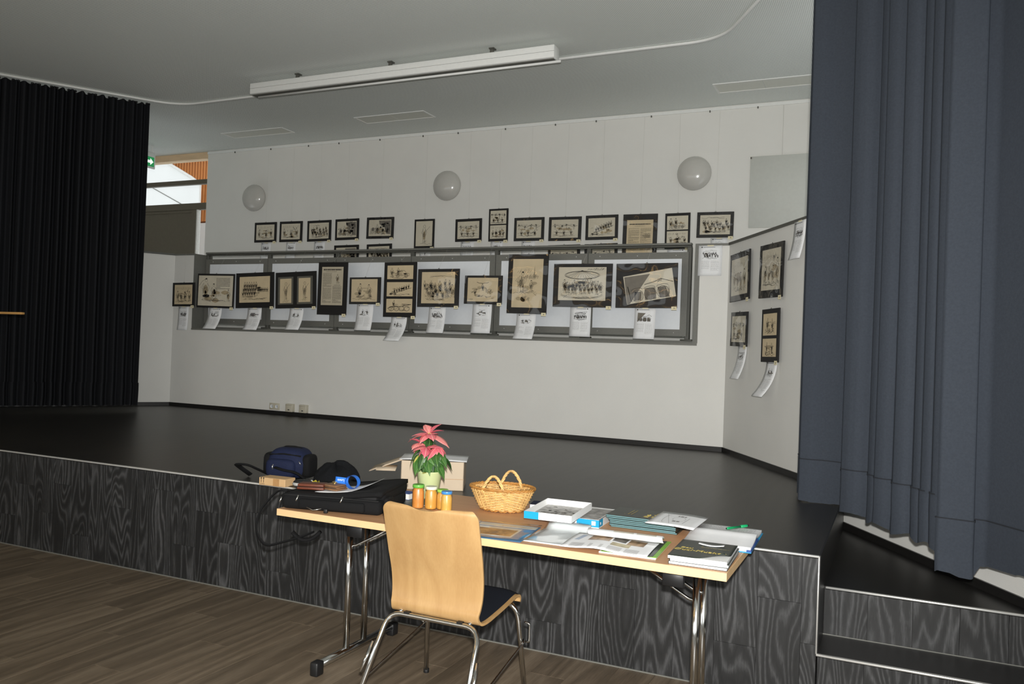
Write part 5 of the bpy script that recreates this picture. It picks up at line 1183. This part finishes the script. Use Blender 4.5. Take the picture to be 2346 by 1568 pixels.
# ---- wicker basket
mat('wicker', (216, 174, 110), .5, var=.22, scale=40, coat=.15); mat('wicker_dark', (178, 126, 62), .55, var=.2, scale=40)
bk = thing('wicker_basket', 'oval wicker basket with two twisted handles on the table', 'basket', (-1.850, 3.945, Z+.004), (0, 0, .03))
A0_, B0_, A1_, B1_, BH = .112, .085, .172, .128, .112
def bxy(t, z): k = z/BH; k = k**.85; return ((A0_+(A1_-A0_)*k)*math.cos(t), (B0_+(B1_-B0_)*k)*math.sin(t))
NS = 30
g = G()
for i in range(NS):
    t = 2*PI*i/NS; g.tube([(*bxy(t, z), z) for z in (0.0, .03, .06, .09, BH)], .0030, 5)
g.obj('stakes', 'wicker', bk)['kind'] = 'stuff'
g = G()
for r in range(15):
    z = .008+r*(BH-.016)/14; n = NS*4; pts_ = []
    for j in range(n):
        t = 2*PI*j/n; x, y = bxy(t, z); w = .0042*math.cos(NS/2*t*1.0+PI*(r % 2)); nx, ny = math.cos(t), math.sin(t); pts_.append((x+nx*w, y+ny*w, z))
    g.tube(pts_, .0036, 5, closed=True)
g.obj('weave', 'wicker', bk)['kind'] = 'stuff'
g = G()
for z, rr, n_ in ((BH+.002, .006, 3), (.004, .005, 2)):
    for s_ in range(n_):
        g.tube([(bxy(2*PI*j/90, z)[0]*(1+.03*math.cos(j*1.0+s_*2.1)), bxy(2*PI*j/90, z)[1]*(1+.04*math.cos(j*1.0+s_*2.1)), z+.005*math.sin(j*1.0+s_*2.1)) for j in range(90)], rr*.75, 5, closed=True)
g.obj('rim_braid', 'wicker_dark', bk)['kind'] = 'stuff'
g = G(); g.lathe([(1.0, .004), (1.0, .010), (0, .010)], 32, sx=A0_, sy=B0_); g.obj('base', 'wicker_dark', bk)
for sy in (-1, 1):
    g = G(); ctr = [((-.062+.124*t/24), sy*(B1_*.93-.004*math.sin(t/24*PI)), BH-.02+.090*math.sin(min(1, max(0, t/24))*PI)**.75) for t in range(25)]
    for s_ in range(3):
        g.tube([(c[0]+.005*math.cos(i*.9+s_*2.09), c[1]+.005*math.sin(i*.9+s_*2.09), c[2]+.004*math.cos(i*.9+s_*2.09+1)) for i, c in enumerate(ctr)], .0048, 6)
    g.obj('handle', 'wicker', bk)
o = closed_book('dark_book', 'dark navy book just behind the basket right side', 'book', -1.655, 4.085, Z, .2, .16, .11, .032, 'pack_blue')

# ---- flat white boxes with turquoise bands
mat('box_white', (236, 236, 234), .5, var=.01); mat('box_cyan', (20, 152, 200), .45, var=.02); mat('box_red', (200, 30, 60), .45); mat('photo_grey', (150, 148, 144), .4, var=.5, scale=28); mat('photo_dark', (96, 92, 86), .4, var=.9, scale=30)
def flat_box(name, label, x, y, z, rz, w, d, h, open_, tilt=0.0, cy=(0, .35)):
    o = thing(name, label, 'box', (x, y, z), (tilt, 0, rz)); t = .003
    g = G(); g.box(-w/2, w/2, -d/2, d/2, 0, t)
    if not open_: g.box(-w/2, w/2, -d/2, d/2, h-t, h)
    for q in ((-w/2, w/2, -d/2, -d/2+t), (-w/2, w/2, d/2-t, d/2), (-w/2, -w/2+t, -d/2+t, d/2-t), (w/2-t, w/2, -d/2+t, d/2-t)): g.box(q[0], q[1], q[2], q[3], t, h)
    g.obj('tray', 'box_white', o)
    return o
lb = flat_box('flat_box', 'lower white and turquoise flat box under the open box lid', -1.388, 3.945, Z, .045, .232, .315, .040, False)
g = G(); g.box(.005, .1165, -.158, -.1575, .004, .038); g.box(.116, .1166, -.1575, -.09, .004, .038); g.obj('turquoise_band', 'box_cyan', lb)
g = G(); g.box(.080, .100, -.1585, -.158, .012, .032); g.box(.1166, .117, -.135, -.122, .014, .026); g.obj('white_mark', 'print_white', lb)
g = G(); g.box(-.1165, .085, .1575, .158, .006, .039); g.obj('turquoise_band', 'box_cyan', lb)
g = G(); g.box(.085, .1165, .1575, .158, .006, .039); g.obj('red_band', 'box_red', lb)
g = G(); g.box(-.10, .108, -.15, .12, .040, .0404); g.obj('cover_print', 'photo_grey', lb)
s = Sketch(.2, .26, 5); s.text(.02, .12, .18, .2, 4); g = G(); s.mesh(g, lambda x, y, off: (x-.09, y-.16, .0406+off)); g.obj('print_lines', 'ink_grey', lb)
s = Sketch(.1, .03, 6); s.text(.0, .008, .1, .028, 2); g = G(); s.mesh(g, lambda x, y, off: (x-.10, -.1576-off, y+.004)); g.obj('side_print', 'ink_soft', lb)
ub = flat_box('box_lid', 'open white box lid with turquoise corner tilted on the lower flat box', -1.470, 3.790, Z+.048, .05, .235, .330, .034, True, tilt=.03)
g = G(); g.box(-.1178, -.045, -.1655, -.165, .0, .034); g.box(-.1178, -.1173, -.165, -.13, .0, .034); g.obj('turquoise_band', 'box_cyan', ub)
g = G(); g.box(-.112, .112, -.160, .160, .0035, .0042); pi_ = g.obj('picture_insert', 'photo_grey', ub)
s = Sketch(.21, .30, 9)
for i in range(46): s.disc(s.r.uniform(.02, .19), s.r.uniform(.03, .28), s.r.uniform(.004, .012), s.r.uniform(.003, .007), i % 2)
for i in range(16): s.scrib(s.r.uniform(.03, .18), s.r.uniform(.03, .2), .015, .012, 8)
g = G(); s.mesh(g, lambda x, y, off: (x-.105, y-.15, .0044+off)); g.obj('print_figures', ['ink', 'ink_grey'], pi_)

# ---- teal-edged books with dark covers
mat('cover_dark', (44, 50, 44), .35, var=.2, scale=14); mat('page_teal', (98, 136, 140), .7, var=.12, scale=150, stretch=(1, 1, 10)); mat('title_yellow', (206, 184, 96), .5)
r_ = random.Random(12)
nb = 7; hb = .0075
for k in range(nb):
    dx, dy = (-.012 if k >= nb-2 else r_.uniform(-.004, .004))+.016*(nb-1-k)/nb, r_.uniform(-.004, .004)
    o = closed_book('paperback', ('topmost dark paperback with yellow title in the teal-edged stack' if k == nb-1 else 'lowest paperback in the teal-edged stack' if k == 0 else 'teal-edged paperback number %s from the bottom of its stack' % ['one', 'two', 'three', 'four', 'five', 'six'][k]), 'book', -1.085+dx, 3.985+dy, Z+k*(hb+.0006), r_.uniform(-.01, .01), .325, .222, hb, 'cover_dark', 'page_teal', 'teal-edged paperbacks', spine='+x')
    if k == nb-1:
        MM = Matrix.Translation((.055, -.01, hb+.0003)) @ Matrix.Rotation(PI/2, 4, 'Z')
        text_mesh('Duzi-', .036, MM @ Matrix.Translation((-.02, .03, 0)), 'title', 'title_yellow', o, shear=.2)
        text_mesh('Muaker', .036, MM @ Matrix.Translation((.0, -.005, 0)), 'title', 'title_yellow', o, shear=.2)
        s = Sketch(.12, .06, 3); s.text(0, 0, .12, .05, 3); g = G(); s.mesh(g, lambda x, y, off: (-.045-y, x-.05, hb+.0003+off)); g.obj('subtitle', 'title_yellow', o)
o = thing('paper_sheet', 'printed white sheet lying across the teal-edged stack', 'sheet', (-.925, 3.945, Z+nb*(hb+.0006)+.001), (0, 0, -.01))
g = G(); g.slab(lambda u, v: ((u-.5)*.225, (v-.5)*.33, .0006-.022*max(0, u-.55)**1.5), 8, 6, .0006); g.obj('paper', 'paper', o)
s = Sketch(.225, .33, 31); s.ell(.07, .17, .02, .11, .0016, 1.5, 4.8); s.line([(.04, .28), (.10, .05)], .0016); s.ell(.12, .17, .03, .05, .0014); s.line([(.155, .08), (.16, .22)], .002); s.text(.1, .05, .14, .3, 2)
g = G(); s.mesh(g, lambda x, y, off: (x-.1125, y-.165, .0012-.022*max(0, x/.225-.55)**1.5+off)); g.obj('pencil_lines', 'ink_soft', o)

# ---- open notebook with green pen
o = thing('open_notebook', 'open ring notebook with written page at the right end of the table', 'notebook', (-.700, 3.915, Z), (0, 0, .03))
g = G(); g.box(-.150, .150, -.225, .225, 0, .003); g.obj('cover', 'box_cyan', o)
g = G(); g.slab(lambda u, v: ((u-.5)*.29, -.215+v*.43, .020+.010*math.sin(v*PI)**2+.008*math.exp(-((v-.5)/.10)**2)), 4, 24, .018); nbp = g.obj('page_block', 'paper', o)
s = Sketch(.27, .17, 44); s.text(.01, .0, .26, .16, 9); zf = lambda y: .020+.010*math.sin((y+.215)/.43*PI)**2+.008*math.exp(-(((y+.215)/.43-.5)/.10)**2)
g = G(); s.mesh(g, lambda x, y, off: (x-.135, y+.035, zf(y+.035)+.0005+off)); g.obj('handwriting', 'ink_soft', nbp)
g = G(); g.box(.130, .150, -.225, .04, .003, .012); g.obj('tab', 'book_blue', o)
mat('pen_green', (16, 150, 92), .35, coat=.3)
zz = Z+.031
o = thing('felt_pen', 'green felt pen lying on the open notebook', 'pen', (-.662, 4.045, zz+.006), (0, 0, 1.06-.02))
My = Matrix.Rotation(PI/2, 4, 'Y')
g = G(); g.lathe([(.0045, -.075), (.0062, -.070), (.0062, .02)], 12, M=My); g.obj('barrel', 'pen_green', o)
g = G(); g.lathe([(.0070, .02), (.0070, .066), (.006, .070)], 12, M=My); g.obj('cap', 'pen_green', o)
g = G(); g.lathe([(.0045, .070), (.0045, .078), (0, .078)], 10, M=My); g.lathe([(0, -.078), (.0035, -.078), (.0035, -.074)], 10, M=My); g.obj('plug', 'bag_lining', o)

# ---- stack of white-edged books with dark cover
r_ = random.Random(5); hb2 = .0122
for k in range(3):
    if k < 2:
        o = closed_book('paperback', 'lowest of the three white-edged books at the table corner' if k == 0 else 'middle one of the three white-edged books at the table corner', 'book', -.700+.004*k, 3.492-.003*k, Z+k*(hb2+.0005), .03+.012*k, .232, .325, hb2, 'cover_dark', 'box_white', 'white-edged books')
    else:
        o = thing('paperback', 'topmost dark book with gold title and curled corner at the table corner', 'book', (-.702, 3.480, Z+k*(hb2+.0005)), (0, 0, .04), 'white-edged books')
        g = G(); g.box(-.116, .116, -.158, .158, 0, hb2-.001); g.obj('pages', 'box_white', o)
        def cov(u, v):
            x = (u-.5)*.234; y = (v-.5)*.32; c = max(0, (u-.45)/.55)*max(0, 1-v/.35); return (x-.02*c, y+.055*c, hb2+.024*c*c)
        g = G(); g.slab(cov, 16, 16, .0006); cvr = g.obj('cover', 'cover_dark', o)
        MM = Matrix.Translation((-.012, -.03, hb2+.0006)) @ Matrix.Rotation(-.03, 4, 'Z')
        text_mesh('Duzi-Muaker', .040, MM, 'title', 'title_yellow', cvr, shear=.15); text_mesh('Dozi', .026, MM @ Matrix.Translation((-.06, .036, 0)), 'title', 'title_yellow', cvr, shear=.15)
        s = Sketch(.12, .03, 3); s.text(.0, .0, .12, .03, 2); g = G(); s.mesh(g, lambda x, y, off: (x-.02, y+.035, hb2+.0006+off)); g.obj('subtitle', 'title_yellow', cvr)
        g = G(); g.slab(lambda u, v: (-.035+u*.105, .075+v*.035, hb2+.002+.006*(2*u-1)**2), 6, 2, .0006); g.obj('paper_slip', 'paper', o)

# ---- open magazine
mat('photo_sepia', (150, 124, 96), .4, var=.7, scale=36); mat('photo_olive', (176, 164, 128), .4, var=.35, scale=26); mat('cover_green', (120, 176, 50), .4); mat('text_blue', (120, 146, 178), .6)
o = thing('open_magazine', 'open illustrated magazine with a curling page on the table front', 'magazine', (-1.075, 3.500, Z), (0, 0, .06))
g = G(); g.box(-.045, .195, -.155, .165, 0, .006); g.obj('lower_pages', 'box_white', o)
g = G(); g.box(-.038, .198, -.150, .172, .006, .0068); g.box(.172, .198, -.150, .172, .0068, .0078); g.obj('green_cover', 'cover_green', o)
g = G(); g.box(.155, .180, -.148, .170, .0068, .0084); g.obj('dark_cover_strip', 'cover_dark', o)
sz = lambda u, v: .0095+.010*math.exp(-((u-.42)/.2)**2)+.004*math.sin(v*3)
def spread(u, v): return (-.215+u*.375, -.165+v*.30-.010*u, sz(u, v))
g = G(); g.slab(spread, 20, 8, .0012); sp_ = g.obj('open_spread', 'paper', o)
def smap(x, y, off): 
    q = spread(x, y); return (q[0], q[1], q[2]+.0005+off)
for (u0, u1, v0, v1, m) in ((.22, .48, .48, .86, 'photo_sepia'), (.50, .66, .56, .86, 'photo_dark'), (.68, .88, .50, .84, 'photo_sepia'), (.52, .74, .32, .50, 'photo_olive')):
    g = G(); g.grid(lambda u, v: smap(u0+(u1-u0)*u, v0+(v1-v0)*v, 0), 6, 3); g.obj('photo', m, sp_)
s = Sketch(1, 1, 8)
for i in range(4): s.line([(.07+.015*i, .45), (.10+.015*i, .82)], .008)
g = G(); s.mesh(g, smap, .0003); g.obj('headline', 'text_blue', sp_)
s = Sketch(1, 1, 9)
for c0 in (.08, .30, .52, .72):
    for k in range(8): s.line([(c0, .06+.028*k), (c0+.16, .06+.028*k)], .010)
g = G(); s.mesh(g, smap, .0003); g.obj('text_lines', 'ink_soft', sp_)
def curlp(u, v):
    a = v*1.25*PI; R_ = .030; x = -.165+u*.335+.02*v
    if v < .55: return (x, .155-.10*(v/.55)+.0*u, .020+.030*math.sin(v/.55*PI/2))
    b = (v-.55)/.45; return (x, .055-.028*math.sin(b*PI*.8), .050-.018*b*b-.006*b)
g = G(); g.slab(curlp, 10, 16, .0008); cp = g.obj('curled_page', 'paper', o)
for (u0, u1) in ((.35, .62), (.66, .92)):
    g = G(); g.grid(lambda u, v: (lambda q: (q[0], q[1], q[2]+.0008))(curlp(u0+(u1-u0)*u, .25+.36*v)), 4, 6); g.obj('photo', 'photo_olive', cp)

# ---- plastic sleeve with poster and clear folder
glass('clear_film', (.97, .98, .98), 1.35, .12)
mat('poster_blue', (58, 128, 176), .4, var=.25, scale=10); mat('poster_photo', (166, 122, 72), .5, var=.5, scale=40); mat('poster_pale', (214, 210, 196), .5)
o = thing('plastic_sleeve', 'clear sleeve holding a blue poster with a landscape photo beside the chair back', 'sleeve', (-1.632, 3.470, Z), (0, 0, .12))
g = G(); g.box(-.150, .150, -.165, .165, .0, .0012); po = g.obj('poster', 'poster_blue', o)
g = G(); g.box(-.145, .085, -.10, .08, .0012, .0016); g.obj('photo_border', 'poster_pale', po)
g = G(); g.box(-.140, .075, -.085, .045, .0016, .002); g.obj('photo', 'poster_photo', po)
g = G(); g.box(-.145, .140, .10, .155, .0012, .0016); g.obj('text_panel', 'poster_pale', po)
g = G(); g.box(-.03, .12, .118, .124, .0016, .002); g.obj('text_line', 'photo_sepia', po)
g = G(); g.slab(lambda u, v: ((u-.5)*.306, (v-.5)*.35, .0035+.003*math.sin(u*9)*math.sin(v*7)+.006*(2*v-1)**4), 14, 14, .0005); g.obj('film', 'clear_film', o)
o = thing('paper_folder', 'white papers in a clear folder with upturned back edge beside the open magazine', 'folder', (-1.365, 3.520, Z), (0, 0, .03))
g = G(); g.slab(lambda u, v: ((u-.5)*.205, -.165+v*.335, .0035+.030*max(0, (v-.80)/.20)**1.6), 6, 14, .0025); g.obj('papers', 'paper', o)
g = G(); g.slab(lambda u, v: ((u-.5)*.215, -.168+v*.33, .0068+.032*max(0, (v-.80)/.20)**1.6+.0015*math.sin(u*11)*math.sin(v*9)), 12, 16, .0004); g.obj('film', 'clear_film', o)
